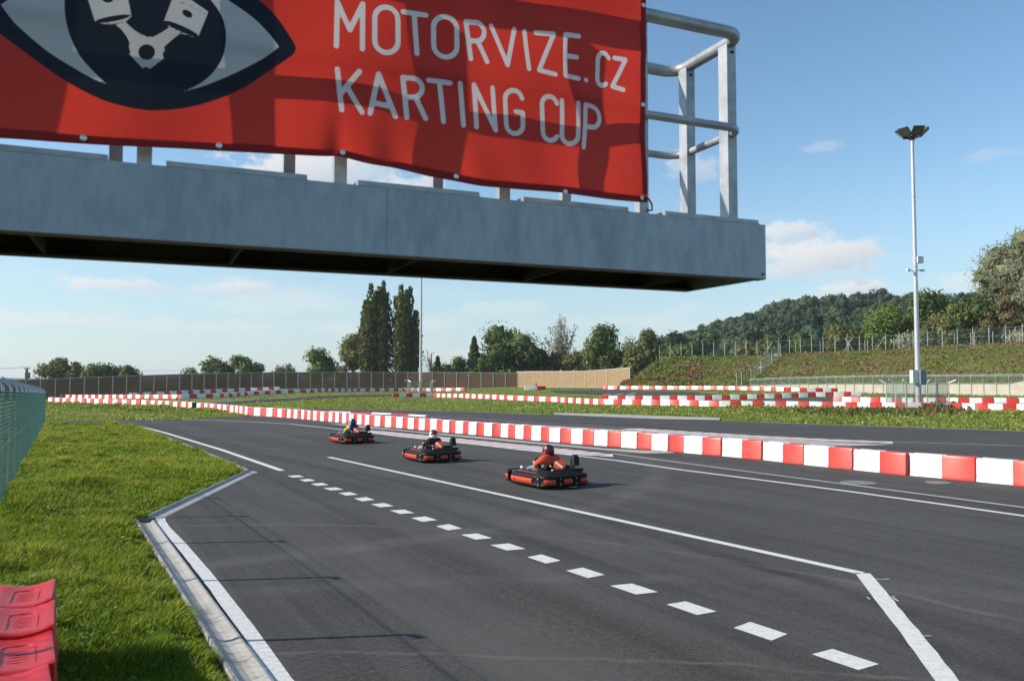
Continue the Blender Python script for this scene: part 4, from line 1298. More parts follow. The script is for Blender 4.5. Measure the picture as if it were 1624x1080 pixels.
# ------------------------------------------------------------------ fence on the crest of the bank, bracing, stakes
cf = thing('security_fence', 'tall grey post fence with bent tops along the crest of the bank', 'fence')
cp = []
x = 1046.0
while x < 1800:
    p = bank_point(x, 1.0); cp.append((p, x)); x += 17.2 if x < 1250 else 17.2 + (x - 1250) * .028
for p, x in cp:
    b = MB(); b.tube([p + Vector((0, 0, -.4)), p + Vector((0, 0, 2.45)), p + Vector((-.03, -.06, 2.6)), p + Vector((-.12, -.28, 2.78))], .05, 6); b.obj('fence_post', M['pole'], cf)
b = MB()
for (p, _), (q, _) in zip(cp, cp[1:]): mesh_panel(b, p, q, p.z + .05, p.z + 2.4, q.z + .05, q.z + 2.4, .30, .008)
o = b.obj('mesh', M['pvc'], cf); o['kind'] = 'stuff'
for h in (.08, 1.25, 2.4): MB().tube([(p.x, p.y, p.z + h) for p, _ in cp], .012, 4).obj('tension_wire', M['galv'], cf)
for x, dx in ((1225, -14), (1340, 14), (1352, -14), (1404, -16), (1612, -16), (1060, 12)):
    p, q = bank_point(x, 1), bank_point(x + dx, 1)
    MB().tube([q + Vector((0, -.1, 0)), p + Vector((0, 0, 2.3))], .045, 6).obj('brace', M['pole'] if x != 1404 else M['wood_pale'], cf)
sf = thing('security_fence', 'short post fence with bent tops climbing the bank', 'fence')
sp = [(1168, .02), (1176, .04), (1191, .10), (1207, .34), (1224, .62), (1238, .86)]
for x, t in sp:
    p = bank_point(x, t)
    b = MB(); b.tube([p + Vector((0, 0, -.3)), p + Vector((0, 0, 2.35)), p + Vector((-.15, -.1, 2.5)), p + Vector((-.45, -.15, 2.72))], .055, 6); b.obj('fence_post', M['pole'], sf)
b = MB()
for (xa, ta), (xb, tb) in zip(sp, sp[1:]):
    p, q = bank_point(xa, ta), bank_point(xb, tb); mesh_panel(b, p, q, p.z, p.z + 2.3, q.z, q.z + 2.3, .3, .009)
o = b.obj('mesh', M['pvc'], sf); o['kind'] = 'stuff'
stake0 = None
for x, back in ((1346, 2), (1372, 2.4), (1376, 1.6), (1418, 2.2), (1423, 2.6), (1427, 1.8), (1514, 2), (1540, 2.2), (1546, 1.7), (1575, 2.0), (1602, 2.2), (1618, 2.4), (1262, 2.2), (1301, 2.0), (1325, 2.6)):
    p = crest(x); p = Vector((p.x * (1 + back / p.y), p.y + back, p.z + .05))
    if stake0 is None:
        o = MB().tube([(0, 0, -.3), (0, 0, 1.95), (0, 0, 2.0)], [.055, .055, .04], 7).obj('tree_stake', M['wood_pale']); stake0 = o
    else: o = stake0.copy(); COL.objects.link(o)
    o.location = p; tag(o, 'pale wooden stake for a young tree behind the crest fence', 'stake', 'tree stakes on the bank')
for k, (x, back) in enumerate(((1208, .5), (1232, .93))):
    p = bank_point(x, back)
    o = MB().lathe([(.5, -.2), (.62, .05), (.5, .3), (.25, .42), (.03, .45)], 9, (0, 0, 0)).obj('rock', M['concrete']); o.location = p; o.scale = (.9, .6, .7)
    tag(o, ['pale boulder halfway up the bank beside the climbing fence', 'pale boulder near the top of the bank beside the climbing fence'][k], 'rock')


# ------------------------------------------------------------------ floodlight masts with their cages
def mast(label, base, h, r0, r1, yaw, cabinet=True):
    t = thing('floodlight_mast', label, 'light mast', base, yaw, 'floodlight masts')
    MB().tube([(0, 0, -.5), (0, 0, h * .1), (0, 0, h * .14), (0, 0, h * .5), (0, 0, h)], [r0, r0, r0 * .92, (r0 + r1) / 2 * .9, r1], 16).obj('pole', M['pole'], t, smooth=True)
    for z in (h * .105, h * .52, h * .78): MB().lathe([(r0 * .98 - z / h * (r0 - r1) * .85, -.06), (r0 * 1.04 - z / h * (r0 - r1) * .85, -.03), (r0 * 1.04 - z / h * (r0 - r1) * .85, .03), (r0 * .98 - z / h * (r0 - r1) * .85, .06)], 16, (0, 0, z)).obj('collar', M['pole'], t)
    MB().tube([(0, 0, h - .25), (0, 0, h + .35)], [.26, .22], 10).obj('hub', M['lamp_dark'], t)
    for k in range(6):
        a = k * math.pi / 3 + .32
        rot = Matrix.Rotation(a, 3, 'Z'); tilt = Matrix.Rotation(R(-42), 3, 'Y')
        c = rot @ Vector((1.02, 0, h + .42)); rt = rot @ tilt
        l = MB(); l.box(c, (1.0, 1.05, .16), rot=rt, taper=.82)
        for q in range(-3, 4): l.box(Vector(c) + rt @ Vector((0, q * .13, .11)), (.7, .02, .08), rot=rt)
        lo = l.obj('floodlight', M['lamp_dark'], t)
        MB().box(Vector(c) + rt @ Vector((0, 0, -.086)), (.86, .9, .02), rot=rt).obj('lens', M['lamp_glass'], lo)
        MB().tube([rot @ Vector((.15, 0, h + .1)), rot @ Vector((.75, 0, h + .22)), Vector(c)], .05, 6).obj('bracket', M['lamp_dark'], t)
    if cabinet:
        MB().box((-.50, -.15, 3.0), (.62, .45, 1.2)).obj('cabinet', M['white_box'], t)
        MB().box((.14, -.42, 2.9), (.62, .35, 1.35)).obj('cabinet', M['grey_box'], t)
        b = MB().box((.36, -.1, 13.9), (.62, .42, .62)); b.tube([(0, 0, 13.6), (.3, -.05, 13.6)], .06, 6); b.obj('camera_box', M['white_box'], t)
        b = MB().tube([(-.8, 0, 12.85), (.75, 0, 12.95)], .05, 6)
        for sx in (-.75, .7): b.box((sx, -.05, 12.92), (.34, .22, .18))
        b.obj('cross_arm', M['white_box'], t)
    return t


def cage(label, base, w, h=2.35):
    t = thing('mast_cage', label, 'fence cage', base, 0, 'mesh cages round the masts')
    k = w / 2; corners = [(-k, -k), (0, -k), (k, -k), (k, 0), (k, k), (0, k), (-k, k), (-k, 0)]
    for x, y in corners:
        d = Vector((x, y, 0)).normalized()
        b = MB(); b.tube([(x, y, -.3), (x, y, h), Vector((x, y, h + .06)) + d * .04, Vector((x, y, h + .34)) + d * .62], .055, 8); b.obj('fence_post', M['pole'], t, smooth=True)
    b = MB()
    for (x, y), (x2, y2) in zip(corners, corners[1:] + corners[:1]): mesh_panel(b, (x, y), (x2, y2), .05, h, .05, h, .16, .007)
    o = b.obj('mesh', M['pvc'], t); o['kind'] = 'stuff'
    for z in (.1, h / 2, h): MB().tube([(*c, z) for c in corners + corners[:1]], .012, 5).obj('tension_wire', M['pvc'], t)


LM = G(1457, 648.5)
mast('tall grey floodlight mast with white cabinet and cameras at right', LM, 25.5, .26, .15, .2)
cage('green mesh cage with bent posts around the floodlight mast at right', LM + Vector((0, .3, 0)), 3.9)
CM = G(667, 629.5)
mast('distant grey floodlight mast rising behind the gantry beside the poplars', CM, 25.0, .27, .14, .9, False)
cage('small mesh cage around the distant mast beside the poplars', CM, 3.6)
# utility pole at the far left
u = thing('utility_pole', 'short dark utility pole with crossbar beyond the timber fence', 'pole', AT(42, 606, 330))
ub = u.location.z; u.location.z = 0
hp = AT(42, 583.5, 330).z
MB().tube([(0, 0, -.5), (0, 0, hp)], [.55, .45], 8).obj('pole', M['bark'], u)
MB().box((0, 0, hp - .3), (2.4, .25, .25)).obj('crossbar', M['bark'], u)
MB().box((.55, -.3, hp - 3.0), (1.5, 1.2, 2.4)).obj('transformer', M['lamp_dark'], u)
for dx in (-1.0, 0, 1.0): MB().tube([(dx, 0, hp - .2), (dx, 0, hp + .35)], .12, 6).obj('insulator', M['lamp_dark'], u)
base = Vector(u.location)
for k, dx in enumerate((-1.0, 1.0)):
    a = Vector((dx, 0, hp + .3))
    pts = [a + Vector((-k2 * 6.0, -k2 * 1.0, -2.2 * math.sin(math.pi * k2 / 14) * .8)) for k2 in range(15)]
    MB().tube(pts, .05, 4).obj('cable', M['lamp_dark'], u)
pts = [Vector((1.0, 0, hp + .3)) + Vector((k2 * 5.0, k2 * 1.0, -1.6 * math.sin(math.pi * k2 / 14))) for k2 in range(15)]
MB().tube(pts, .04, 4).obj('cable', M['lamp_dark'], u)
# ------------------------------------------------------------------ trees
LEAF = {
    'dark': leaf_mat('dark green leaves', (0.044, 0.070, 0.018), (0.092, 0.128, 0.031), (0.166, 0.198, 0.049), .28),
    'poplar': leaf_mat('poplar leaves', (0.044, 0.059, 0.015), (0.096, 0.115, 0.026), (0.192, 0.192, 0.051), .32),
    'mid': leaf_mat('mid green leaves', (0.054, 0.092, 0.020), (0.120, 0.169, 0.033), (0.211, 0.250, 0.058), .3),
    'olive': leaf_mat('olive leaves', (0.070, 0.082, 0.026), (0.156, 0.164, 0.051), (0.269, 0.256, 0.090), .3),
    'willow': leaf_mat('yellow green leaves', (0.051, 0.083, 0.015), (0.122, 0.154, 0.026), (0.243, 0.243, 0.038), .35),
    'silver': leaf_mat('silver willow leaves', (0.090, 0.109, 0.054), (0.211, 0.224, 0.128), (0.397, 0.397, 0.262), .25),
    'brown': leaf_mat('browning leaves', (0.077, 0.064, 0.028), (0.166, 0.134, 0.058), (0.269, 0.205, 0.096), .3),
    'pale': leaf_mat('thin pale foliage', (0.128, 0.122, 0.096), (0.218, 0.205, 0.160), (0.320, 0.301, 0.243), .2),
}


def tree(name, label, x, top, depth, wpx, leaf, n=2600, size=.5, shape='round', base=None, low=.18, trunk='bark', clumps=16, group=None, dens=1.0, lean=0.0, cat='tree', seed=None, csc=1.0):
    """Tapered trunk with limbs; the crown is many leaf-sized faces gathered in clumps."""
    rg = np.random.default_rng(seed if seed is not None else int(x * 7 + top))
    b0 = AT(x, 604, depth); gb = gz(b0.x, b0.y) if base is None else base
    n = int(n * 1.7)
    h = AT(x, top, depth).z - gb; w = wpx / FPX * depth
    o = thing(name, label, cat, (b0.x, b0.y, gb), 0, group)
    C, O, T, S = [], [], [], []; limbs = []; parts = []
    if shape == 'round':
        z0 = h * low
        for k in range(clumps):
            d = rg.normal(size=3); d /= np.linalg.norm(d)
            rad = rg.uniform(.30, .86)
            c = np.array([d[0] * w / 2 * rad, d[1] * w / 2 * rad, z0 + (h - z0) * (.5 + .5 * d[2] * rad)])
            c[2] = min(c[2], h * .93)
            cr = w * csc * rg.uniform(.17, .27) * (1.15 - .3 * abs(c[2] / h - .5)); lum = rg.normal(.48, .16)
            limbs.append(c)
            m = int(n / clumps * dens); dd = rg.normal(size=(m, 3)); dd /= np.linalg.norm(dd, axis=1, keepdims=True)
            rr = cr * rg.uniform(.5, 1.25, (m, 1))
            q = c + dd * rr * (1, 1, .85)
            if dens > .8 and rg.random() < .8:
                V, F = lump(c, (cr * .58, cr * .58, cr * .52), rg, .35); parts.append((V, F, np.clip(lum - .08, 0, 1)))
            C.append(q); O.append(dd * 1.9 + (0, 0, .4)); T.append(np.clip(lum + rg.normal(0, .09, m), 0, 1)); S.append(rg.uniform(.7, 1.3, m) * size)
    elif shape == 'cone':
        m = n; t = rg.random(m) ** .7; th = rg.random(m) * 6.283; layer = .82 + .18 * np.sin(t * 42)
        r_ = (w / 2) * (1 - t) ** .85 * layer * np.sqrt(rg.uniform(.35, 1, m)) + .1
        q = np.column_stack([r_ * np.cos(th), r_ * np.sin(th), h * low + (h * (1 - low)) * t])
        C.append(q); O.append(np.column_stack([np.cos(th), np.sin(th), np.full(m, .2)])); T.append(np.clip(rg.normal(.42, .18, m), 0, 1)); S.append(np.full(m, size))
        for k in range(8): limbs.append(np.array([w * .3 * math.cos(k * 2.4) * (1 - k / 9), w * .3 * math.sin(k * 2.4) * (1 - k / 9), h * (low + .1 + k * .09)]))
    elif shape == 'column':   # lombardy poplar: several upright spires side by side
        spires = 9
        for k in range(spires):
            sx, sy = (rg.uniform(-.5, .5) * w * .62, rg.uniform(-.5, .5) * w * .62) if k else (0, 0)
            sh = h * (1.0 if k == 0 else rg.uniform(.66, .97)); sr = w * rg.uniform(.17, .30); lum = rg.normal(.45, .15)
            m = int(n / spires); t = rg.random(m) ** .85; th = rg.random(m) * 6.283
            prof = np.clip(np.sin(np.pi * np.clip(t * .80 + .12, 0, 1)), 0, 1) ** .8 * (1 + .20 * np.sin(t * 31 + k) + .14 * np.sin(t * 67 + 2 * k))
            r_ = sr * prof * np.sqrt(rg.uniform(.1, 1.5, m))
            q = np.column_stack([sx + r_ * np.cos(th), sy + r_ * np.sin(th), h * .03 + (sh - h * .03) * t])
            C.append(q); O.append(np.column_stack([np.cos(th), np.sin(th), np.full(m, .1)])); T.append(np.clip(lum + rg.normal(0, .17, m), 0, 1)); S.append(rg.uniform(.7, 1.3, m) * size)
            limbs.append(np.array([sx, sy, sh * .85]))
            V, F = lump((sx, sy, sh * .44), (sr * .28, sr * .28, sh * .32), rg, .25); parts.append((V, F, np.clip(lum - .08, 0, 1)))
    elif shape == 'sparse':   # thin upright branches with hardly any leaves
        for k in range(clumps):
            a = rg.uniform(0, 6.283); r0 = w / 2 * math.sqrt(rg.random()); zt = h * rg.uniform(.6, 1.0) * (1 - .25 * r0 / (w / 2))
            limbs.append(np.array([r0 * math.cos(a), r0 * math.sin(a), zt]))
            m = int(n / clumps); t = rg.uniform(.45, 1.02, m)[:, None]
            q = limbs[-1] * t + rg.normal(0, w * .035, (m, 3))
            q[:, 2] += h * .02
            C.append(q); O.append(rg.normal(size=(m, 3))); T.append(np.clip(rg.normal(.5, .2, m), 0, 1)); S.append(rg.uniform(.6, 1.2, m) * size)
    C = np.concatenate(C); C[:, 0] += lean * C[:, 2]
    V, F = leaf_quads(C, np.concatenate(S), np.concatenate(O), upright=.8 if shape == 'column' else (.15 if shape != 'sparse' else .6), aspect=1.35)
    parts.append((V, F, np.repeat(np.concatenate(T), 4)))
    for P_ in parts[:-1]: P_[0][:, 0] += lean * P_[0][:, 2]
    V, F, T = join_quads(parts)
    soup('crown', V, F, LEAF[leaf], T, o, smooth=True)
    b = MB(); r0 = max(.12, h * .02)
    th = h * (.45 if shape == 'round' else .8)
    b.tube([(0, 0, -.4), (0.02 * h, .01 * h, th * .35), (lean * th - .01 * h, 0, th * .7), (lean * th, 0, th)], [r0 * 1.35, r0, r0 * .75, r0 * .35], 8)
    for c in limbs[:14]:
        z_ = min(th * .95, max(h * .12, c[2] * .5)); s = Vector((lean * z_, 0, z_)); e = Vector(c) * .92
        mid = s.lerp(e, .5) + Vector((0, 0, -.04 * h if shape == 'round' else .0))
        b.tube([s, mid, e], [r0 * .4, r0 * .28, r0 * .10], 5)
    b.obj('trunk', M[trunk], o)
    return o


# beyond the timber fence, from left to right
tree('willow_tree', 'yellow-green bushy willow beside the utility pole', 92, 568, 215, 52, 'willow', 2600, .6, low=.0)
tree('broadleaf_tree', 'dark bush pressed against the right side of the willow', 119, 573, 212, 30, 'dark', 1500, .55, low=.0)
tree('broadleaf_tree', 'dark round tree beyond the fence, taller of the pair right of the willow', 166, 574, 210, 52, 'dark', 2400, .55, low=.0)
tree('broadleaf_tree', 'dark small round tree touching its taller neighbour beyond the left fence', 199, 577, 208, 36, 'dark', 1600, .55, low=.0)
tree('broadleaf_tree', 'pale grey-green thin tree above the timber fence', 302, 575, 215, 30, 'silver', 900, .5, low=.0, dens=.7)
tree('broadleaf_tree', 'dark green tree between the pale thin one and the taller rounded one', 341, 568.5, 212, 52, 'dark', 2300, .55, low=.0)
tree('broadleaf_tree', 'fresh green upright tree, tallest of the clump above the left fence', 393, 556, 210, 46, 'mid', 2300, .55, low=.0)
tree('broadleaf_tree', 'low olive tree just topping the timber fence', 452, 578, 205, 46, 'olive', 1500, .5, low=.0)
tree('broadleaf_tree', 'solitary mid-green tree left of the browning one and the poplars', 507, 551, 205, 52, 'mid', 2400, .52, low=.0)
tree('broadleaf_tree', 'browning tree with a bird nest leaning on the poplars', 560, 508, 205, 48, 'olive', 2600, .5, low=.0, clumps=14, dens=.85)
tree('broadleaf_tree', 'small grey-green tree at the foot of the browning one', 540, 570, 203, 26, 'silver', 900, .45, low=.0)
tree('poplar_tree', 'lombardy poplar, leftmost of the tall four', 587, 451, 196, 38, 'poplar', 4600, .55, 'column', trunk='bark', group='tall poplars beyond the fence')
tree('poplar_tree', 'lombardy poplar with the highest tip of the tall four', 607, 445, 197, 34, 'poplar', 4200, .55, 'column', group='tall poplars beyond the fence')
tree('poplar_tree', 'lombardy poplar third in the tall four, right of the gap', 635, 452, 196, 34, 'poplar', 4200, .55, 'column', group='tall poplars beyond the fence')
tree('poplar_tree', 'lombardy poplar next to the distant light mast', 650, 455, 197, 32, 'poplar', 3800, .55, 'column', group='tall poplars beyond the fence')
tree('bare_tree', 'nearly bare twiggy tree behind the distant mast', 684, 546, 205, 30, 'pale', 260, .3, 'sparse', clumps=12)
tree('conifer_tree', 'small dark conifer right of the distant mast', 694, 565, 205, 30, 'dark', 1300, .45, 'cone', low=.02)
tree('broadleaf_tree', 'dark low bush between the small conifer and the big round tree', 722, 566, 205, 44, 'dark', 1500, .5, low=.0)
tree('conifer_tree', 'dark pointed conifer at the left edge of the big round tree', 752, 534, 204, 46, 'dark', 2200, .5, 'cone', low=.02)
tree('broadleaf_tree', 'big round dark green tree right of the poplars', 806, 516, 200, 112, 'dark', 6200, .55, low=.0, clumps=34)
tree('broadleaf_tree', 'darker shrub at the right foot of the big round tree', 851, 545, 198, 40, 'dark', 1800, .5, low=.0)
tree('bare_tree', 'tall pale thinning poplar standing above its neighbours', 890, 488, 212, 54, 'pale', 2100, .34, 'sparse', trunk='bark_pale', clumps=26)
tree('broadleaf_tree', 'olive bushy tree below the pale thinning poplar', 878, 556, 200, 48, 'olive', 1800, .5, low=.0)
tree('broadleaf_tree', 'rounded olive tree between the thinning poplar and the bright green tree', 912, 556, 196, 44, 'olive', 1700, .5, low=.0)
tree('broadleaf_tree', 'bright green full tree beside the pale thinning poplar', 961, 511, 190, 70, 'mid', 4200, .5, low=.0, clumps=26)
tree('broadleaf_tree', 'airy pale tree right of the bright green one', 994, 517, 200, 34, 'silver', 900, .42, low=.1, dens=.7)
tree('broadleaf_tree', 'olive tree at the left end of the green bank', 1034, 513, 186, 50, 'olive', 2400, .5, low=.0)
tree('broadleaf_tree', 'lower olive bush beside the end of the bank', 1010, 545, 180, 44, 'olive', 1900, .48, low=.0)
tree('broadleaf_tree', 'mid green bush on the left shoulder of the bank', 1064, 531, 182, 40, 'mid', 1700, .48, low=.0)
# on and behind the bank
B7 = 6.9
for lab, x, top, dp, w, lf, n, kw in (
        ('small shrub behind the crest fence at its left end', 1086, 546, 165, 40, 'mid', 900, {}),
        ('rounded shrub behind the crest fence above the climbing fence', 1190, 541, 168, 38, 'olive', 1000, {}),
        ('light olive shrub behind the crest fence right of the climbing fence', 1224, 533, 164, 44, 'olive', 1300, {}),
        ('low dark shrub under the hill wood', 1270, 537, 166, 50, 'mid', 1200, {}),
        ('pale olive tree standing before the hill wood', 1342, 506, 164, 58, 'olive', 2200, {}),
        ('broad mid-green tree left of the floodlight mast', 1412, 478, 162, 84, 'mid', 4200, dict(clumps=24)),
        ('dark pointed tree right of the floodlight mast', 1480, 455, 172, 76, 'dark', 3400, {}),
        ('sunny olive tree right behind the floodlight mast', 1486, 496, 158, 74, 'olive', 3000, {}),
        ('grey-green willow bush behind the crest fence by the mast', 1455, 528, 148, 60, 'silver', 1500, {}),
        ('dark green tree tucked against the silver willow', 1545, 447, 150, 62, 'dark', 3000, {}),
        ('tall mid-green tree between the dark one and the mast', 1520, 470, 156, 50, 'mid', 2300, {})):
    tree('broadleaf_tree', lab, x, top, dp, w, lf, n, .46, base=B7, low=.03, **kw)
tree('silver_willow', 'huge silvery willow towering at the right edge', 1648, 362, 146, 172, 'silver', 36000, .30, base=B7 - .3, low=.04, clumps=150, csc=.62, cat='tree')
tree('young_tree', 'brown-leaved young tree in front of the silver willow', 1604, 448, 128, 34, 'brown', 1500, .32, base=7.2, low=.12)
tree('young_tree', 'slim browning young tree left of the silver willow', 1567, 494, 130, 26, 'brown', 900, .30, base=7.0, low=.2)
tree('young_tree', 'thin young tree tied to pale stakes right of the mast', 1508, 505, 134, 24, 'olive', 800, .30, base=6.9, low=.2)

# ------------------------------------------------------------------ gantry with the banner
O_ = AT(1215, 442.5, 4.91)
L0 = ray(0, 364.5); t_ = (O_.z - EYE) / L0.z; Lp = Vector((L0.x * t_, L0.y * t_, O_.z))
EX = (O_ - Lp).normalized(); BY = Vector((-EX.y, EX.x, 0)); GROT = math.atan2(EX.y, EX.x)


def BP(px, py, yl):
    """Photograph pixel to (along, up) on the upright plane yl metres behind the gantry's front face."""
    d = ray(px, py); p0 = O_ + BY * yl; e = Vector((0, 0, EYE))
    p = e + d * ((p0 - e).dot(BY) / d.dot(BY))
    return ((p - O_).dot(EX), p.z - O_.z)


BH, BW, XL = .327, .80, -7.1
gan = thing('gantry', 'galvanised steel walkway gantry overhanging the pit lane', 'gantry', O_, GROT)
b = MB(); b.box((XL / 2, .006, BH / 2), (-XL, .012, BH)); b.box((XL / 2, .045, .006), (-XL, .066, .012)); b.box((XL / 2, .045, BH - .007), (-XL, .066, .012)); b.obj('front_beam', M['galv_beam'], gan)
MB().box((XL / 2, .040, -.0025), (-XL - .004, .072, .004)).obj('flange_edge', M['brown_edge'], gan)
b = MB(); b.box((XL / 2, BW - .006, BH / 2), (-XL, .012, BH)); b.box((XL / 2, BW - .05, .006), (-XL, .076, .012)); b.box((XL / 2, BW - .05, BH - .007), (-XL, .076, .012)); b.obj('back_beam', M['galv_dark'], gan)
b = MB(); b.box((-.006, BW / 2, BH / 2), (.012, BW - .026, BH)); b.obj('end_plate', M['galv_beam'], gan)
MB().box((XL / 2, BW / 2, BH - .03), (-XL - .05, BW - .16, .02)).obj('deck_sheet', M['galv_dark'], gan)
for k in range(9):
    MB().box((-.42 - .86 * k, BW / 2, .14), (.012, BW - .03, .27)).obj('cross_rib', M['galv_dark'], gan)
for (x0, x1) in ((-.717, -.046), (-1.605, -.963), (-2.484, -1.854), (-3.335, -2.725), (-4.20, -3.565), (-5.06, -4.43), (-5.92, -5.29), (-6.78, -6.15)):
    b = MB(); b.box(((x0 + x1) / 2, BW / 2, BH + .0135), (x1 - x0, BW - .012, .025)); b.box(((x0 + x1) / 2, .003, BH + .002), (x1 - x0, .012, .004)); b.obj('deck_plate', M['galv'], gan)
sx_ = BP(615, 330, 0)[0]
MB().tube([(sx_, -.002, .004), (sx_, -.002, BH - .004)], .004, 6).obj('weld_seam', M['galv'], gan)
MB().lathe([(.008, 0), (.008, .004), (.001, .006)], 10, (-.025, 0, .028), axis=(0, -1, 0)).obj('bolt', M['lamp_dark'], gan)
ZT_, ZM_ = 1.500, .915


def loop(z, r):
    p = [(XL, .06, z)]
    for k in range(7):
        a = -math.pi / 2 + k / 6 * math.pi / 2; p.append((-.225 + .120 * math.cos(a), .18 + .120 * math.sin(a), z))
    for k in range(7):
        a = k / 6 * math.pi / 2; p.append((-.225 + .120 * math.cos(a), .62 + .120 * math.sin(a), z))
    p.append((XL, .74, z)); return p


MB().tube(loop(ZT_, 0), .039, 16).obj('top_rail', M['galv'], gan, smooth=True)
MB().tube(loop(ZM_, 0), .025, 12).obj('mid_rail', M['galv'], gan, smooth=True)
for x, y in [(-.813 - .87 * k, .10) for k in range(8)] + [(-.985 - .858 * k, .72) for k in range(7)]:
    MB().box((x, y, (BH + ZT_ - .02) / 2), (.062, .05, ZT_ - .02 - BH)).obj('post', M['galv'], gan)
for y in (.20, .62):
    b = MB(); b.box((-.11, y, (BH + .026 + ZT_ - .02) / 2), (.068, .085, ZT_ - .046 - BH)); b.obj('post', M['galv'], gan)
    MB().lathe([(.010, 0), (.010, .006), (.002, .009)], 8, (-.105, y - .044, ZT_ - .07), axis=(0, -1, 0)).obj('bolt', M['lamp_dark'], gan)
for y in (.12, BW - .12): MB().box((XL + .35, y, -1.75), (.22, .16, 3.52)).obj('column', M['galv_beam'], gan)

# ------------------------------------------------------------------ banner: one printed sheet
YB = -.022
BOT = [BP(x, y, YB) for x, y in ((-330, 214), (0, 219.5), (135, 229), (300, 238.5), (350, 242), (480, 246.5), (543, 249.5), (620, 266.5), (700, 285), (760, 296), (820, 303), (890, 309), (960, 316), (1026, 322))]
BX0, BX1, BZ1 = BOT[0][0], BOT[-1][0], 1.545


def crop(k, ox, oy): return lambda x, y: BP(ox + x / k, oy + y / k, YB)


c2 = crop(2.1946, 500, 0); c6 = crop(3.3833, 0, 0)


def arc(cx, cy, rx, ry, a0, a1, n=14, tilt=0.0):
    out = []
    for k in range(n + 1):
        a = math.radians(a0 + (a1 - a0) * k / n); out.append((cx + rx * math.cos(a), cy + ry * math.sin(a) + tilt * rx * math.cos(a)))
    return out


def stadium(x0, x1, y0, y1, tl=0.0):
    """Outline of a narrow rounded O in picture coordinates of the lettering."""
    r = (x1 - x0) / 2; cx = (x0 + x1) / 2
    return arc(cx, y0 + r, r, r, 180, 360, 12, tl) + arc(cx, y1 - r, r, r, 0, 180, 12, tl) + [(x0, y0 + r - tl * r)]


LET = [
    [(74, 160), (77, 8), (121, 104), (166, 14), (165, 170)],
    stadium(208, 288, 25, 184, .08),
    [(306, 42), (384, 56)], [(344, 50), (352, 190)],
    stadium(409, 488, 63, 205, .10),
    [(535, 212), (519, 82), (550, 86)] + arc(553, 118, 29, 33, -85, 85, 10, .1) + [(529, 148)], [(560, 152), (592, 222)],
    [(607, 98), (664, 232), (688, 108)], [(724, 114), (740, 244)],
    [(764, 118), (828, 122), (776, 248), (834, 262)],
    [(914, 130), (868, 124), (869, 266), (914, 276)], [(869, 196), (908, 202)],
    [(940, 281), (941, 282)],
    [(1018, 206)] + arc(998, 214, 18, 26, -60, -180, 8) + arc(997, 276, 18, 24, 180, 60, 8) + [(1010, 294)],
    [(1038, 205), (1078, 211), (1032, 303), (1072, 314)],
    [(78, 240), (93, 382)], [(155, 248), (88, 326)], [(112, 302), (164, 390)],
    [(192, 394), (221, 258), (278, 408)], [(206, 358), (262, 372)],
    [(316, 412), (303, 272), (336, 277)] + arc(338, 310, 30, 33, -85, 85, 10, .1) + [(312, 342)], [(346, 346), (379, 418)],
    [(390, 285), (464, 296)], [(427, 292), (440, 430)], [(498, 297), (509, 442)],
    [(554, 448), (546, 302), (620, 460), (611, 312)],
    [(714, 348)] + arc(684, 350, 29, 30, -15, -180, 10, .05) + arc(687, 440, 29, 31, 180, 8, 12, .05) + [(716, 398), (692, 394)],
    [(834, 366)] + arc(808, 370, 26, 29, -20, -180, 10, .05) + arc(810, 466, 26, 29, 180, 30, 10, .05),
    [(852, 355), (850, 468)] + arc(878, 478, 28, 28, 175, 5, 10, .02) + [(910, 362)],
    [(926, 518), (936, 368), (958, 373)] + arc(957, 411, 28, 37, -80, 80, 10, .12) + [(934, 446)],
]
EYE_OUT = [(-300, 60), (-220, 90), (-130, 130), (0, 188), (150, 300), (350, 440), (560, 545), (750, 592), (850, 598), (1000, 585), (1150, 545), (1300, 480), (1450, 380), (1560, 305), (1582, 280), (1587, 262), (1580, 240), (1550, 190), (1480, 90), (1400, 10),
           (1290, -85), (1150, -175), (980, -245), (800, -275), (600, -270), (400, -225), (200, -150), (0, -60), (-130, 0), (-300, 40)]
EYE_W1 = [(5, 30), (50, 92), (100, 150), (250, 280), (400, 375), (500, 430), (575, 460), (500, 390), (430, 310), (380, 210), (352, 100), (350, 0), (372, -90), (420, -165), (300, -120), (150, -50)]
EYE_W2 = [(985, 497), (1080, 450), (1150, 385), (1198, 300), (1213, 190), (1190, 90), (1130, 0), (1080, -60), (1010, -130), (1130, -70), (1220, 0), (1350, 92), (1440, 182), (1497, 255), (1430, 306), (1350, 352), (1250, 402), (1150, 445), (1070, 474)]
RODS = [(614, 138), (640, 138), (672, 128), (720, 170), (765, 197), (775, 196), (790, 208), (805, 203), (818, 206), (860, 184), (912, 150), (968, 184), (930, 212), (892, 246), (876, 262), (884, 268), (880, 285), (870, 294), (879, 318), (803, 377), (786, 361), (766, 373), (693, 297), (702, 288), (694, 268), (691, 258), (697, 240), (680, 205), (652, 168)]
PIS1 = [(440, -90), (470, 0), (511, 128), (540, 140), (600, 142), (680, 122), (706, 97), (686, 0), (665, -100), (560, -110)]
PIS2 = [(940, -38), (926, -5), (878, 122), (905, 150), (960, 180), (1030, 202), (1064, 200), (1118, 66), (1020, 0)]
HOLES = [arc(787, 286, 45, 42, 0, 360, 24), arc(580, 8, 31, 20, 0, 360, 16), arc(1005, 78, 28, 20, 0, 360, 16, .35),
         arc(605, 112, 94, 15, 0, 360, 24, -.19), arc(973, 158, 92, 17, 0, 360, 24, .42)]
RING_L = [[(940, 8), (1030, 38), (1114, 88)]]


def seg_dist(P, a, b):
    ab = b - a; t = np.clip(((P - a) @ ab) / max(1e-12, ab @ ab), 0, 1)
    return np.linalg.norm(P - (a + t[:, None] * ab), axis=1)


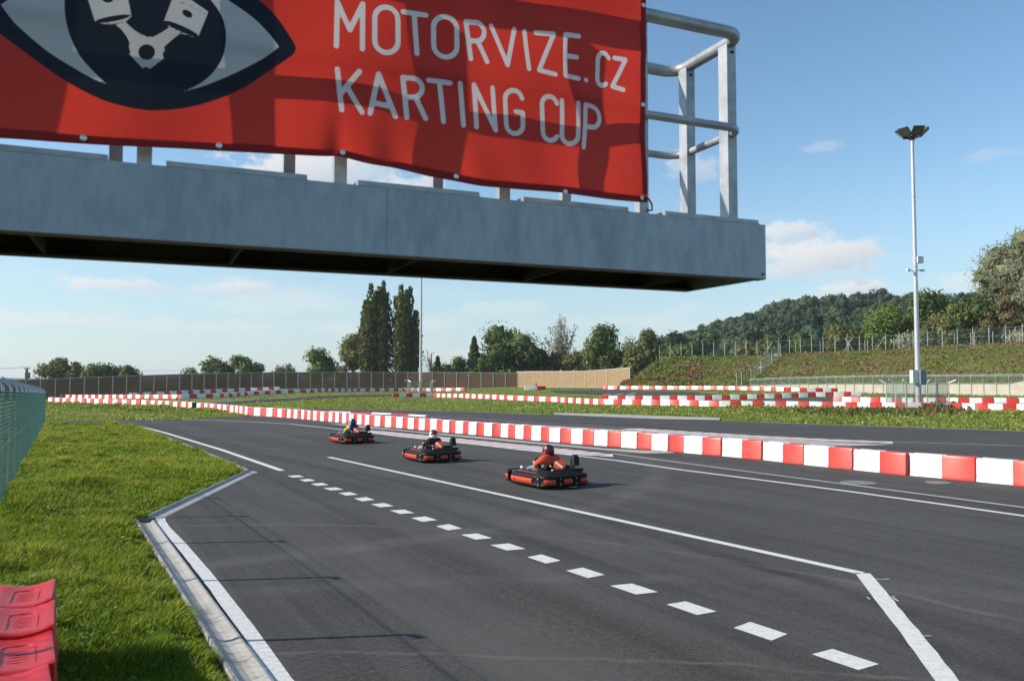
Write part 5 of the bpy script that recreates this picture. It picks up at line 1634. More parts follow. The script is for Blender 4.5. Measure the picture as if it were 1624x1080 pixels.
def curve(pts, corners=()):
    """Closed outline through the points, rounded everywhere but at the listed corners."""
    n = len(pts); out = []
    for i in range(n):
        p0, p1, p2, p3 = (np.array(pts[(i + k) % n], float) for k in (-1, 0, 1, 2))
        if i in corners: p0 = p1 * 2 - p2 if False else p1
        if (i + 1) % n in corners: p3 = p2
        for q in range(5):
            t = q / 5
            out.append(tuple(.5 * (2 * p1 + (p2 - p0) * t + (2 * p0 - 5 * p1 + 4 * p2 - p3) * t * t + (3 * p1 - p0 - 3 * p2 + p3) * t ** 3)))
    return out


def poly_sd(P, pts):
    pts = np.array(pts); d = np.full(len(P), 1e9)
    for i in range(len(pts)): d = np.minimum(d, seg_dist(P, pts[i], pts[(i + 1) % len(pts)]))
    return np.where(inside(P, pts), d, -d)


def build_banner():
    step = .0085
    nx = int((BX1 - BX0) / step); nz = 142
    xs = np.linspace(BX0, BX1, nx + 1); bot = np.interp(xs, [p[0] for p in BOT], [p[1] for p in BOT])
    k_ = np.ones(15) / 15; pad = np.pad(bot, 7, mode='edge'); bot = np.convolve(pad, k_, 'valid')
    t = np.linspace(0, 1, nz + 1)
    X = np.repeat(xs[:, None], nz + 1, 1); Z = bot[:, None] + (BZ1 - bot)[:, None] * t[None]
    Z += (.006 * np.sin(xs * 3.1))[:, None] * t[None]
    u = X; v = (Z - .4) / 1.15
    fold = .010 * np.sin(u * 3.4 + 1.3 * np.sin(v * 3.0)) + .006 * np.sin(u * 7.5 - v * 4.5)
    fold += .022 * np.exp(-((u + 1.75) / .55) ** 2) * np.exp(-((v - .12) / .35) ** 2)
    fold += .018 * np.exp(-((u + 2.59) / .05) ** 2) * np.clip(1 - v / .32, 0, 1) ** 1.2
    fold -= .014 * np.exp(-((u + 2.42) / .08) ** 2) * np.clip(1 - v / .45, 0, 1)
    fold += .008 * np.sin((u * .8 + v * 1.6) * 9) * np.exp(-((u + 1.1) / .7) ** 2) * (1 - v)
    fold += .005 * np.sin(u * 21 + v * 9) * np.clip(1 - v * 2.2, 0, 1) * np.exp(-((u + 2.1) / .5) ** 2)
    fold += .010 * np.exp(-((v - .78 - .05 * np.sin(u * 3)) / .07) ** 2) * np.clip((u + 2.6) / 1.5, 0, 1)
    Y = YB - .006 - np.clip(fold, -.024, .05)
    V = np.stack([X, Y, Z], -1).reshape(-1, 3)
    i, j = np.meshgrid(np.arange(nx), np.arange(nz), indexing='ij'); a = (i * (nz + 1) + j).ravel()
    F = np.stack([a, a + nz + 1, a + nz + 2, a + 1], 1)
    P = V[:, [0, 2]]
    let = np.full(len(P), -1.0)
    sub = P[:, 0] > c2(40, 200)[0] - .05
    Q = P[sub]; d = np.full(len(Q), 1e9)
    for s in LET:
        w = np.array([c2(*p) for p in s])
        for p, q in zip(w, w[1:]): d = np.minimum(d, seg_dist(Q, p, q))
    let[sub] = .0128 - d
    navy = np.full(len(P), -1.0); white = np.full(len(P), -1.0)
    sub = P[:, 0] < c6(1700, 200)[0]; Q = P[sub]
    cv = lambda L_: [c6(*p) for p in L_]
    navy[sub] = poly_sd(Q, cv(curve(EYE_OUT)))
    w = np.maximum.reduce([poly_sd(Q, cv(L_)) for L_ in (curve(EYE_W1, (0, 6, 13)), curve(EYE_W2, (0, 8, 13)), RODS, PIS1, PIS2)])
    for h in HOLES: w = np.minimum(w, -poly_sd(Q, cv(h)))
    rl = np.full(len(Q), 1e9)
    for L_ in RING_L:
        ww = np.array(cv(L_))
        for p, q in zip(ww, ww[1:]): rl = np.minimum(rl, seg_dist(Q, p, q))
    white[sub] = np.minimum(w, rl - .0022)
    m, nt, p = new_mat('printed banner cloth')

    def sd(name):
        at = nt.nodes.new('ShaderNodeAttribute'); at.attribute_name = name
        mr = nt.nodes.new('ShaderNodeMapRange'); mr.inputs[1].default_value = -.0016; mr.inputs[2].default_value = .0016
        nt.links.new(at.outputs['Fac'], mr.inputs[0]); return mr.outputs[0]
    tc = nt.nodes.new('ShaderNodeTexCoord')
    red = _ramp(nt, _noise(nt, tc.outputs['Object'], 3, 4), [(.3, (.30, .018, .017)), (.7, (.275, .016, .015))])
    col = _mix(nt, sd('navy'), red, (.012, .016, .030))
    pr = _mix(nt, sd('white'), col, (.60, .63, .68))
    pr = _mix(nt, sd('letters'), pr, (.80, .80, .83))
    thru = _mix(nt, sd('navy'), (.80, .052, .026), (.010, .011, .016))
    thru = _mix(nt, sd('white'), thru, (.42, .40, .38))
    thru = _mix(nt, sd('letters'), thru, (.70, .62, .60))
    geo = nt.nodes.new('ShaderNodeNewGeometry')
    pr = _mix(nt, geo.outputs['Backfacing'], pr, (.62, .61, .59))   # the cloth is white behind, printed in front
    nt.links.new(pr, p.inputs['Base Color'])
    p.inputs['Roughness'].default_value = .38; p.inputs['Specular IOR Level'].default_value = .42
    bm_ = nt.nodes.new('ShaderNodeBump'); bm_.inputs['Strength'].default_value = .12; bm_.inputs['Distance'].default_value = .01
    nt.links.new(_noise(nt, tc.outputs['Object'], 9, 3), bm_.inputs['Height']); nt.links.new(bm_.outputs[0], p.inputs['Normal'])
    tr = nt.nodes.new('ShaderNodeBsdfTranslucent'); nt.links.new(thru, tr.inputs[0])
    mx = nt.nodes.new('ShaderNodeMixShader'); mx.inputs[0].default_value = .58
    nt.links.new(p.outputs[0], mx.inputs[1]); nt.links.new(tr.outputs[0], mx.inputs[2]); nt.links.new(mx.outputs[0], nt.nodes['Material Output'].inputs[0])
    o = soup('banner', V, F, m, smooth=True)
    for n_, arr in (('letters', let), ('navy', navy), ('white', white)):
        at = o.data.attributes.new(n_, 'FLOAT', 'POINT'); at.data.foreach_set('value', arr.astype(np.float32))
    o.location = O_; o.rotation_euler = (0, 0, GROT)
    tag(o, 'red printed banner with white lettering and an eye emblem tied to the gantry rail', 'banner')
    # folded hems along the lower and right edges: a second thickness of cloth behind
    hm = mat('banner hem', (.55, .53, .51), (.50, .49, .47), 4, .5)
    Yg = Y; Zg = Z; nh = 5
    VV = []; FF = []
    for i in range(0, nx + 1, 2):
        for j in (0, 2, 5): VV.append((X[i, j], Yg[i, j] + .003, Zg[i, j] + (.0005 if j == 0 else 0)))
    r = len(VV) // 3
    FF = [(i * 3 + j, (i + 1) * 3 + j, (i + 1) * 3 + j + 1, i * 3 + j + 1) for i in range(r - 1) for j in range(2)]
    h = soup('hem', VV, FF, hm, parent=o, smooth=True)
    VV = []
    for j in range(6, nz + 1, 4):
        for i in (nx, nx - 2, nx - 5): VV.append((X[i, j], Yg[i, j] + .003, Zg[i, j]))
    r = len(VV) // 3
    FF = [(i * 3 + j, (i + 1) * 3 + j, (i + 1) * 3 + j + 1, i * 3 + j + 1) for i in range(r - 1) for j in range(2)]
    h = soup('hem', VV, FF, hm, parent=o, smooth=True)
    # metal eyelets
    ey = None; em_ = mat('eyelet metal', (.75, .76, .78), (.68, .69, .7), 9, .3, .6)
    spots = [BP(x, y, YB) for x, y in ((134, 220), (348, 233.5), (543, 243.5), (722, 282), (892, 306), (1018, 314), (1025, 166))] + [(BX0 + .03, .42), (BX1 - .02, 1.50)]
    for x, z in spots:
        i = int(round((x - BX0) / (BX1 - BX0) * nx)); i = min(max(i, 2), nx - 2); j = int(np.argmin(np.abs(Z[i] - z)))
        if ey is None:
            e = MB().lathe([(.006, -.001), (.0125, .000), (.0135, .0025), (.010, .004), (.006, .002)], 14, (0, 0, 0), axis=(0, -1, 0)).obj('eyelet', em_, o); ey = e
        else:
            e = ey.copy(); COL.objects.link(e); e.parent = o
        e.location = (X[i, j], Y[i, j] - .0005, Z[i, j])
    x, y, z = X[nx - 3, 3], Y[nx - 3, 3], Z[nx - 3, 3]
    MB().tube([(x, y - .006, z + .005), (x + .035, y - .004, z - .005), (x + .055, y, z - .03), (x + .075, .0, z - .055), (x + .05, .03, z - .06), (x + .08, .05, z - .04)], .0055, 6).obj('tie_cord', M['black_pl'], o)
    return o


build_banner()
# ------------------------------------------------------------------ karts
M['kart_red'] = mat('red bumper plastic', (.60, .062, .018), (.52, .05, .016), 6, .32, dirt=(.30, .04, .02), dscale=6)
M['kart_orange'] = mat('orange plate', (.80, .10, .025), (.74, .09, .02), 5, .35)
M['kart_black'] = mat('scuffed black plastic', (.008, .008, .009), (.014, .014, .015), 9, .55, spec=.18, dirt=(.022, .022, .022), dscale=5)
M['kart_grey'] = mat('grey plastic', (.10, .10, .11), (.07, .07, .08), 9, .45)
M['steel'] = mat('bare steel', (.45, .45, .46), (.32, .32, .33), 12, .35, .8)
M['alloy'] = mat('engine alloy', (.16, .165, .17), (.10, .10, .11), 14, .45, .6)
M['white_paint'] = mat('white sticker', (.78, .77, .74), (.72, .71, .69), 5, .4)


def rounded_path(pts, r, n=5):
    """Level path with its corners rounded."""
    pts = [Vector((x, y, 0)) for x, y in pts]; out = [pts[0]]
    for a, p, c in zip(pts, pts[1:], pts[2:]):
        d1 = (a - p).normalized(); d2 = (c - p).normalized(); k = min(r, (a - p).length * .49, (c - p).length * .49)
        s, e = p + d1 * k, p + d2 * k
        for i in range(n + 1):
            t = i / n; out.append(s * (1 - t) ** 2 + p * 2 * t * (1 - t) + e * t * t)
    return out + [pts[-1]]


def cut(path, t0, t1, n=9):
    d = [0]
    for a, b in zip(path, path[1:]): d.append(d[-1] + (b - a).length)

    def at(t):
        t *= d[-1]; i = max(0, min(len(path) - 2, int(np.searchsorted(d, t, side='right')) - 1)); return path[i].lerp(path[i + 1], (t - d[i]) / max(1e-9, d[i + 1] - d[i]))
    return [at(t0 + (t1 - t0) * k / (n - 1)) for k in range(n)]


def wheel(parent, x, y, r, w):
    b = MB(); b.lathe([(r * .62, -w / 2), (r * .93, -w / 2), (r, -w / 2 + .025), (r, w / 2 - .025), (r * .93, w / 2), (r * .62, w / 2)], 22, (x, y, r), axis=(1, 0, 0))
    o = b.obj('wheel', M['rubber'], parent, smooth=True)
    b = MB()
    for s in (-1, 1): b.lathe([(r * .60, -.012), (r * .60, .004), (r * .42, .0), (r * .18, .016), (.01, .018)], 16, (x + s * w * .5, y, r), axis=(s, 0, 0))
    b.obj('rim', M['steel'], o, smooth=True)


def make_kart():
    t = thing('go_kart', '-', 'go-kart')
    # wrap-round bumper: side pods and rear in one
    half = [(-.50, .56), (-.68, .50), (-.68, -.62), (-.60, -.90), (0, -.96)]
    path = rounded_path(half[:-1] + [(-x, y) for x, y in reversed(half[:-1])], .24, 8)
    # centre line runs from the front left, round the rear, to the front right (outside is on its right hand going this way)
    prof = [(-.055, .065), (-.005, .045), (.040, .062), (.058, .095), (.042, .120), (.042, .240), (.058, .270), (.040, .315), (-.005, .335), (-.055, .315)]
    MB().sweep(path, prof).obj('bumper', M['kart_black'], t, smooth=True)
    ins = [(.02, .265), (.352, .412), (.472, .528), (.588, .648), (.718, .98)]
    for a, b_ in ins:
        seg = cut(path, a, b_, 18)
        MB().sweep(seg, [(.02, .125), (.054, .118), (.070, .140), (.073, .178), (.070, .216), (.054, .238), (.02, .232)]).obj('bumper_insert', M['kart_red'], t, smooth=True)
    for k in (.318, .445, .555, .682):
        p, q = cut(path, k - .004, k + .004, 2); d = (q - p).normalized(); s = d.cross(Vector((0, 0, 1)))
        c = (p + q) / 2
        MB().box(c + s * .052 + Vector((0, 0, .18)), (.11, .03, .24), rot=Matrix.Rotation(math.atan2(d.y, d.x), 3, 'Z')).obj('clamp', M['kart_black'], t)
        for z in (.115, .245): MB().lathe([(.017, 0), (.016, .008), (.004, .012)], 8, c + s * .067 + Vector((0, 0, z)), axis=s).obj('bolt', M['steel'], t)
    # holes in the front ends of the pods
    for k in (.085, .915):
        p, q = cut(path, k - .004, k + .004, 2); d = (q - p).normalized(); s = d.cross(Vector((0, 0, 1))); c = (p + q) / 2
        MB().lathe([(.024, -.01), (.024, .004), (.004, .003)], 10, c + s * .078 + Vector((0, 0, .175)), axis=s).obj('hole', M['rubber'], t)
    # upper body panels from the bumper inwards
    inner = [(-.34, .40), (-.44, .30), (-.44, -.5), (-.36, -.72), (0, -.76)]
    ip = rounded_path(inner[:-1] + [(-x, y) for x, y in reversed(inner[:-1])], .16, 8)
    A, B_ = resample(path, n=40), resample(ip, n=40)
    b = MB(); vs = [(p.x, p.y, .322) for p in A] + [(p.x, p.y, .385 if p.y > -.45 else .43) for p in B_] + [(p.x, p.y, .25) for p in B_]
    b.add(vs, [(i, i + 1, 42 + i, 41 + i) for i in range(40)] + [(41 + i, 42 + i, 83 + i, 82 + i) for i in range(40)]); b.obj('side_panel', M['kart_black'], t, smooth=True)
    MB().tube([(-.565, .36, .352), (-.575, -.45, .352)], .012, 5).obj('trim', M['kart_red'], t)
    MB().tube([(.565, .36, .352), (.575, -.45, .352)], .012, 5).obj('trim', M['kart_red'], t)
    # chassis
    b = MB(); b.box((0, .15, .055), (.62, 1.55, .012)); b.obj('floor_tray', M['kart_grey'], t)
    b = MB()
    for s in (-1, 1): b.tube([(s * .30, .95, .09), (s * .34, .5, .09), (s * .36, -.4, .09), (s * .30, -.85, .10)], .018, 7)
    b.tube([(-.52, -.52, .14), (.52, -.52, .14)], .022, 8); b.tube([(-.44, .66, .13), (.44, .66, .13)], .016, 7)
    b.obj('frame', M['steel'], t, smooth=True)
    for s in (-1, 1):
        wheel(t, s * .50, -.52, .14, .20); wheel(t, s * .50, .68, .13, .13)
    # front bumper and nose
    fp = rounded_path([(-.60, .74), (-.58, .92), (-.36, 1.02), (.36, 1.02), (.58, .92), (.60, .74)], .16, 7)
    fp.reverse()
    fp2 = [Vector((p.x, p.y, 0)) for p in fp]
    MB().sweep(fp2, prof).obj('front_bumper', M['kart_black'], t, smooth=True)
    for a, b_ in ((.01, .17), (.23, .40), (.44, .56), (.60, .77), (.83, .99)):
        MB().sweep(cut(fp2, a, b_, 9), [(.02, .125), (.054, .118), (.070, .140), (.073, .178), (.070, .216), (.054, .238), (.02, .232)]).obj('bumper_insert', M['kart_red'], t, smooth=True)
    for k in (.09, .91):
        p, q = cut(fp2, k - .004, k + .004, 2); d = (q - p).normalized(); s = d.cross(Vector((0, 0, 1))); c = (p + q) / 2
        MB().lathe([(.024, -.01), (.024, .004), (.004, .003)], 10, c + s * .078 + Vector((0, 0, .175)), axis=s).obj('hole', M['rubber'], t)
    b = MB(); nose = [(-.50, .98, .29), (.50, .98, .29), (.40, .74, .33), (.16, .52, .47), (-.16, .52, .47), (-.40, .74, .33)]
    b.add(nose + [(x, y - .02, z - .05) for x, y, z in nose], [(0, 1, 2, 5), (2, 3, 4, 5), (6, 11, 8, 7), (8, 11, 10, 9), (0, 5, 11, 6), (1, 7, 8, 2), (3, 9, 10, 4), (2, 8, 9, 3), (5, 4, 10, 11), (0, 6, 7, 1)])
    b.obj('nose_panel', M['kart_grey'], t)
    # steering
    st = Vector((0, .30, .50)); ax = Vector((0, -.78, .62)).normalized()
    MB().tube([(0, .62, .20), st], .016, 7).obj('steering_column', M['steel'], t)
    u = Vector((1, 0, 0)); w = ax.cross(u).normalized()
    ring = [st + (u * math.cos(a) + w * math.sin(a)) * .155 for a in [k * 2 * math.pi / 24 for k in range(25)]]
    b = MB(); b.tube(ring, .017, 7, caps=False)
    for a in (.5, 2.64, 4.71): b.tube([st, st + (u * math.cos(a) + w * math.sin(a)) * .15], .012, 5)
    b.obj('steering_wheel', M['rubber'], t, smooth=True)
    # bucket seat
    b = MB(); V = []; prof2 = [(.22, .13), (.10, .10), (-.06, .105), (-.20, .15), (-.30, .28), (-.37, .44), (-.41, .56)]
    for y, z in prof2:
        wv = .20 + .03 * (z > .12)
        for k in range(9):
            a = -1 + k / 4; V.append((a * wv, y + .06 * a * a * (z > .2) * 1.2, z + .11 * a ** 4 * (z < .35) + (.0 if z < .5 else -.06 * a ** 4)))
    b.add(V, [(i * 9 + k, i * 9 + k + 1, (i + 1) * 9 + k + 1, (i + 1) * 9 + k) for i in range(6) for k in range(8)])
    so = b.obj('seat', M['kart_black'], t, smooth=True); md = so.modifiers.new('thick', 'SOLIDIFY'); md.thickness = .02
    MB().lathe([(.028, 0), (.026, .015), (.01, .022)], 10, (-.17, -.44, .50), axis=(0, -1, .2)).obj('seat_bolt', M['white_paint'], so)
    # orange board with a white slash behind the seat
    b = MB(); cx, cy, cz = -.01, -.58, .53; rx = Matrix.Rotation(R(-28), 3, 'Z') @ Matrix.Rotation(R(-24), 3, 'X')
    shape = [(-.15, -.10), (.10, -.11), (.15, -.06), (.15, .085), (.11, .125), (-.06, .115), (-.12, .07)]

    def bp(x, z, o): return Vector((cx, cy, cz)) + rx @ Vector((x, o, z))
    n = len(shape); vs = [bp(x, z, -.02 - .02 * (1 - (x / .15) ** 2)) for x, z in shape] + [bp(x, z, .03) for x, z in shape]
    b.add(vs, [tuple(range(n)), tuple(range(2 * n - 1, n - 1, -1))] + [(i, n + i, n + (i + 1) % n, (i + 1) % n) for i in range(n)])
    pl = b.obj('number_board', M['kart_orange'], t)
    b = MB(); b.add([bp(-.115, .055, -.046), bp(-.075, .085, -.046), bp(.095, -.055, -.046), bp(.055, -.09, -.046)], [(0, 1, 2, 3)]); b.obj('white_slash', M['white_paint'], pl)
    b = MB(); b.box((cx, cy + .05, .42), (.34, .10, .12)); b.obj('board_mount', M['kart_black'], t)
    # engine on the right: block with fins, tank, filter, silencer
    b = MB(); b.box((.40, -.22, .24), (.26, .34, .22))
    for k in range(6): b.box((.40, -.38 + k * .06, .37), (.20, .018, .08))
    b.tube([(.28, -.1, .30), (.28, -.1, .42)], .06, 10); b.obj('engine', M['alloy'], t)
    b = MB(); b.box((.42, -.22, .445), (.24, .22, .06), taper=.85); b.obj('engine_cover', M['kart_black'], t)
    b = MB(); b.box((.53, -.50, .60), (.17, .15, .22), taper=.9); b.box((.53, -.50, .73), (.13, .12, .05), taper=.8); b.tube([(.50, -.44, .40), (.52, -.48, .52)], .035, 8); b.obj('air_filter', M['rubber'], t)
    MB().tube([(.22, -.66, .22), (.22, -.80, .26), (-.18, -.80, .26)], [.03, .045, .045], 10).obj('silencer', M['kart_grey'], t, smooth=True)
    b = MB(); b.box((.50, -.66, .40), (.22, .16, .07)); b.obj('belt_cover', M['kart_black'], t)
    b = MB(); b.box((-.36, -.12, .36), (.17, .34, .12), taper=.8); b.lathe([(.04, 0), (.04, .03), (.01, .035)], 10, (-.36, -.10, .42)); b.obj('fuel_tank', M['kart_grey'], t)
    b = MB().tube([(-.30, -.56, .30), (-.24, -.62, .42), (.02, -.62, .46), (.04, -.62, .36)], .02, 6); b.obj('rear_hoop', M['steel'], t, smooth=True)
    b = MB(); b.box((0, -.70, .33), (.74, .22, .06)); b.obj('rear_deck', M['kart_black'], t)
    return t


# ------------------------------------------------------------------ drivers
def skin_mesh(name, verts, edges, radii, sub=2):
    me = bpy.data.meshes.new(name); me.from_pydata(verts, edges, []); o = bpy.data.objects.new(name, me); COL.objects.link(o)
    o.modifiers.new('skin', 'SKIN'); md = o.modifiers.new('sub', 'SUBSURF'); md.levels = sub; md.render_levels = sub
    sk = me.skin_vertices[0].data
    for i, r in enumerate(radii): sk[i].radius = r if isinstance(r, tuple) else (r, r); sk[i].use_root = i == 0
    bpy.context.view_layer.update()
    ev = bpy.data.meshes.new_from_object(o.evaluated_get(bpy.context.evaluated_depsgraph_get()))
    bpy.data.objects.remove(o); return ev


SKIN = mat('skin', (.50, .29, .20), (.44, .25, .17), 9, .5)


def make_driver(label, shirt, sleeve, legs, shoe, helmet_main, helmet_top, visor, bare_forearm=True, bare_calf=False, bulk=1.0, gloves=None, turn=.15, lean=0.0, sleeve_elbow=False, dark_back=False):
    t = thing('person', label, 'person')
    k = bulk; l = lean
    J = [(0, -.16, .22), (0, -.20 + l * .3, .38), (0, -.235 + l * .7, .54), (0, -.22 + l, .665), (0, -.185 + l, .745), (0, -.165 + l * 1.1, .83)]
    Rr = [(.165 * k, .125 * k), (.155 * k, .115 * k), (.175 * k, .125 * k), (.165 * k, .10 * k), (.065, .065), (.07, .075)]
    E = [(0, 1), (1, 2), (2, 3), (3, 4), (4, 5)]
    for s in (-1, 1):
        n = len(J)
        J += [(s * .205 * k, -.215 + l, .665), (s * .30 * k, -.03 + l * .6, .50), (s * .27 * k, .02 + l * .5, .475), (s * .17, .235, .535)]
        Rr += [.085 * k, .060, .054, .036]
        E += [(3, n), (n, n + 1), (n + 1, n + 2), (n + 2, n + 3)]
        n = len(J)
        J += [(s * .12, -.06, .21), (s * .21, .26, .415), (s * .215, .33, .415), (s * .215, .60, .30), (s * .21, .64, .29)]
        Rr += [.105 * k, .075, .066, .048, .042]
        E += [(0, n), (n, n + 1), (n + 1, n + 2), (n + 2, n + 3), (n + 3, n + 4)]
    body = skin_mesh('person_body', J, E, Rr)
    bm = bmesh.new(); bm.from_mesh(body)
    # hands: a palm, four fingers curled round the wheel and a thumb, each side
    st = Vector((0, .30, .50)); ax = Vector((0, -.78, .62)).normalized(); u = Vector((1, 0, 0)); w = ax.cross(u).normalized()
    hb = MB()
    for s in (-1, 1):
        g = st + (u * s * .152 + w * .02); wr = Vector((s * .17, .235, .535))
        palm = g + Vector((s * .012, -.035, .008))
        hb.tube([wr + Vector((0, -.02, 0)), wr.lerp(palm, .5), palm, palm + (g - palm) * .5], [.034, .038, .042, .036], 8)
        for f in range(4):
            o_ = w * (.030 - .020 * f); ln = (.9, 1.0, .95, .8)[f]
            p = [palm + o_ + Vector((s * .02, 0, .004)), g + o_ + Vector((s * .026, .004, .012)), g + o_ + Vector((s * .012, .030 * ln, .016)), g + o_ + Vector((-s * .018, .026 * ln, .006)), g + o_ + Vector((-s * .028, .006, -.002))]
            hb.tube(p, [.011, .0105, .010, .009, .007], 6)
        p = [palm + Vector((-s * .02, .0, .018)), g + w * .035 + Vector((-s * .022, -.012, .012)), g + w * .055 + Vector((-s * .008, .004, .016))]
        hb.tube(p, [.013, .012, .009], 6)
    hm = hb.mesh('hands', SKIN); bm.from_mesh(hm)
    bm.to_mesh(body); bm.free()
    for m in (SKIN, shirt, sleeve, legs, gloves or SKIN): body.materials.append(m)
    for f in body.polygons:
        c = f.center; arm = abs(c.x) > .16 and c.y > -.12 and c.z > .44 and c.y < .42 and not (c.z < .46 and c.y > .2 and abs(c.x) > .19)
        hand = c.z > .44 and c.y > .20 and abs(c.x) < .215 and c.z > .47
        if c.z > .72: mi = 0 if c.z > .765 else 1
        elif hand: mi = 4
        elif c.y < -.02 and c.z > .33: mi = 2 if abs(c.x) > .19 * k else 1
        elif c.z > .43 and c.y < .24 and abs(c.x) > .13: mi = (2 if (not bare_forearm or (sleeve_elbow and c.y < -.07)) else 0)
        elif c.y < -.06: mi = 1 if c.z > .30 else 3
        else: mi = 0 if (bare_calf and c.y > .30) else 3
        f.material_index = mi; f.use_smooth = True
    o = link(bpy.data.objects.new('body', body), t)
    # shoes
    for s in (-1, 1):
        b = MB(); a = Vector((s * .21, .64, .275))
        b.tube([a + Vector((0, -.035, .03)), a + Vector((0, .0, -.02)), a + Vector((0, .07, .02)), a + Vector((0, .14, .075)), a + Vector((0, .185, .125))], [.046, .056, .054, .048, .028], 10)
        b.obj('shoe', shoe, t, smooth=True)
    # helmet
    hc = Vector((0, -.15 + l * 1.15, .868)); b = MB(); n = 20; V = []; Fm = []
    rows = [(-.150, .74), (-.125, .92), (-.075, .99), (-.02, 1.02), (.03, 1.0), (.075, .90), (.110, .70), (.132, .42), (.142, .12)]
    for z, rr in rows:
        for q in range(n):
            a = 2 * math.pi * q / n
            fy = math.sin(a); V.append((math.cos(a) * .130 * rr, fy * .156 * rr + (.03 if fy > .4 and z < -.04 else 0), z))
    F = []; MI = []
    for i in range(len(rows) - 1):
        for q in range(n):
            F.append((i * n + q, i * n + (q + 1) % n, (i + 1) * n + (q + 1) % n, (i + 1) * n + q))
            a = 2 * math.pi * (q + .5) / n; MI.append(1 if (i >= 6 if dark_back else i >= 5) or (dark_back and math.sin(a) < -.15) or (i in (3, 4) and math.sin(a) < -.3) else 0)
    F += [tuple(range(n - 1, -1, -1)), tuple(range((len(rows) - 1) * n, len(rows) * n))]; MI += [0, 1]
    rz = Matrix.Rotation(turn, 3, 'Z')
    b.v = [tuple(rz @ Vector(v) + hc) for v in V]; b.f = F; b.m = MI
    h = b.obj('helmet', [helmet_main, helmet_top], t, smooth=True)
    vs = []
    for z in (-.045, -.01, .03, .055):
        for q in range(11):
            a = math.pi * (.5 + (q / 10 - .5) * .78); rr = 1.055 if abs(z) < .05 else 1.0
            vs.append(tuple(rz @ Vector((math.cos(a) * .132 * rr, math.sin(a) * .158 * rr, z)) + hc))
    b = MB(); b.add(vs, [(i * 11 + q, i * 11 + q + 1, (i + 1) * 11 + q + 1, (i + 1) * 11 + q) for i in range(3) for q in range(10)])
    b.obj('visor', visor, h, smooth=True)
    b = MB()
    for q in range(n): pass
    b.tube([tuple(rz @ Vector((math.cos(2 * math.pi * q / 18) * .098, math.sin(2 * math.pi * q / 18) * .118, -.150)) + hc) for q in range(19)], .014, 6, caps=False)
    b.obj('helmet_trim', M['rubber'], h, smooth=True)
    # face behind the visor: brow, nose, mouth, eyes
    fb = MB()
    fb.lathe([(.02, -.09), (.075, -.07), (.088, .0), (.085, .05), (.05, .09), (.01, .10)], 12, hc + Vector((0, .02, -.02)))
    f0 = fb.obj('face', SKIN, t, smooth=True)
    for s in (-1, 1): MB().lathe([(.012, 0), (.008, .006), (.001, .008)], 8, hc + rz @ Vector((s * .035, .105, .0)), axis=(0, 1, 0)).obj('eye', M['white_paint'], f0)
    MB().tube([hc + rz @ Vector((0, .10, .005)), hc + rz @ Vector((0, .125, -.03)), hc + rz @ Vector((0, .108, -.038))], [.008, .013, .009], 6).obj('nose', SKIN, f0)
    MB().tube([hc + rz @ Vector((-.025, .103, -.06)), hc + rz @ Vector((0, .110, -.062)), hc + rz @ Vector((.025, .103, -.06))], .006, 5).obj('mouth', mat('lips', (.35, .12, .10)), f0)
    return t


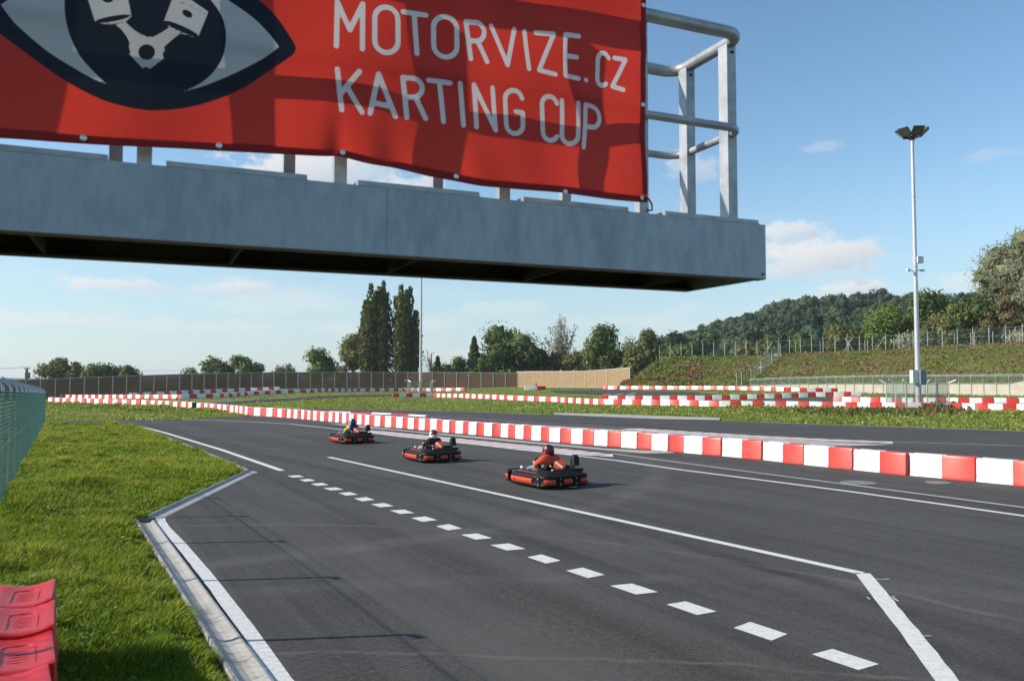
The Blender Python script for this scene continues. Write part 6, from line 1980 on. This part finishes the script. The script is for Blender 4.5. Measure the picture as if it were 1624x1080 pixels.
CL = dict(
    orange=mat('orange cotton', (.62, .085, .03), (.54, .07, .025), 5, .85, bump=.3, bscale=14),
    black=mat('black cotton', (.014, .014, .018), (.022, .022, .026), 5, .85, bump=.3, bscale=14),
    blue=mat('blue racing suit', (.012, .035, .30), (.010, .028, .24), 5, .7, bump=.25, bscale=14),
    yellow=mat('yellow racing suit', (.62, .50, .05), (.55, .44, .04), 5, .7, bump=.25, bscale=14),
    jeans=mat('faded denim', (.17, .20, .25), (.12, .15, .20), 7, .85, bump=.2, bscale=30),
    denim=mat('pale denim', (.27, .31, .37), (.20, .24, .30), 7, .85, bump=.2, bscale=30),
    white=mat('white shoe', (.72, .70, .72), (.62, .60, .62), 6, .6),
    h_dark=mat('dark helmet', (.05, .012, .014), (.025, .012, .014), 9, .2, coat=.4),
    h_red=mat('red helmet front', (.42, .05, .04), (.30, .04, .035), 7, .2, coat=.4),
    h_white=mat('white helmet', (.72, .72, .74), (.60, .60, .63), 5, .2, coat=.4),
    h_maroon=mat('maroon helmet patch', (.14, .02, .04), (.09, .015, .03), 7, .25, coat=.4),
    h_navy=mat('navy helmet', (.02, .025, .05), (.015, .018, .035), 7, .2, coat=.4),
    h_silver=mat('silver helmet', (.42, .45, .48), (.34, .37, .40), 6, .25, coat=.4),
    visor=mat('smoked visor', (.02, .022, .026), (.03, .032, .035), 5, .08, spec=.7),
)
PLACES = [((866, 768.5), 32.0), ((684, 730.0), 31.0), ((557, 701.8), 33.0)]
kart = make_kart()
labels = ['go-kart nearest the camera, carrying the driver in orange', 'go-kart in the middle of the three, carrying the driver in black', 'go-kart in the lead, carrying the driver in blue and yellow']
drivers = [
    make_driver('driver in an orange t-shirt and dark red helmet steering the nearest go-kart', CL['orange'], CL['orange'], CL['jeans'], CL['white'], CL['h_red'], CL['h_dark'], CL['visor'], True, False, 1.12, None, .30, .03, True, True),
    make_driver('driver in a black t-shirt and white helmet steering the middle go-kart', CL['black'], CL['black'], CL['denim'], CL['white'], CL['h_white'], CL['h_maroon'], CL['visor'], True, True, 1.0, None, .10, .0, True),
    make_driver('driver in a blue and yellow suit steering the leading go-kart', CL['blue'], CL['yellow'], CL['blue'], CL['white'], CL['h_silver'], CL['h_navy'], CL['visor'], False, False, .98, CL['yellow'], .45, .0, False, True),
]
for i, ((px, py), a) in enumerate(PLACES):
    k = kart if i == 0 else copy_tree(kart)
    k.location = G(px, py) + Vector((0, 0, .006)); k.rotation_euler = (0, 0, R(a))
    tag(k, labels[i], 'go-kart', 'go-karts on the pit lane')
    drivers[i].location = k.location; drivers[i].rotation_euler = (0, 0, R(a)); drivers[i]['group'] = 'go-kart drivers'

# ------------------------------------------------------------------ the thin summer haze over the whole circuit
def build_haze():
    b = MB(); b.box((0, 2800, 45), (8400, 6800, 95))
    m = bpy.data.materials.new('haze air'); m.use_nodes = True
    nt = m.node_tree; nt.nodes.clear()
    out = nt.nodes.new('ShaderNodeOutputMaterial'); v = nt.nodes.new('ShaderNodeVolumePrincipled')
    v.inputs['Color'].default_value = (.88, .95, 1.0, 1); v.inputs['Density'].default_value = HAZE; v.inputs['Anisotropy'].default_value = .25
    nt.links.new(v.outputs[0], out.inputs['Volume'])
    o = b.obj('haze', m); o['kind'] = 'stuff'


HAZE = .00016
build_haze()
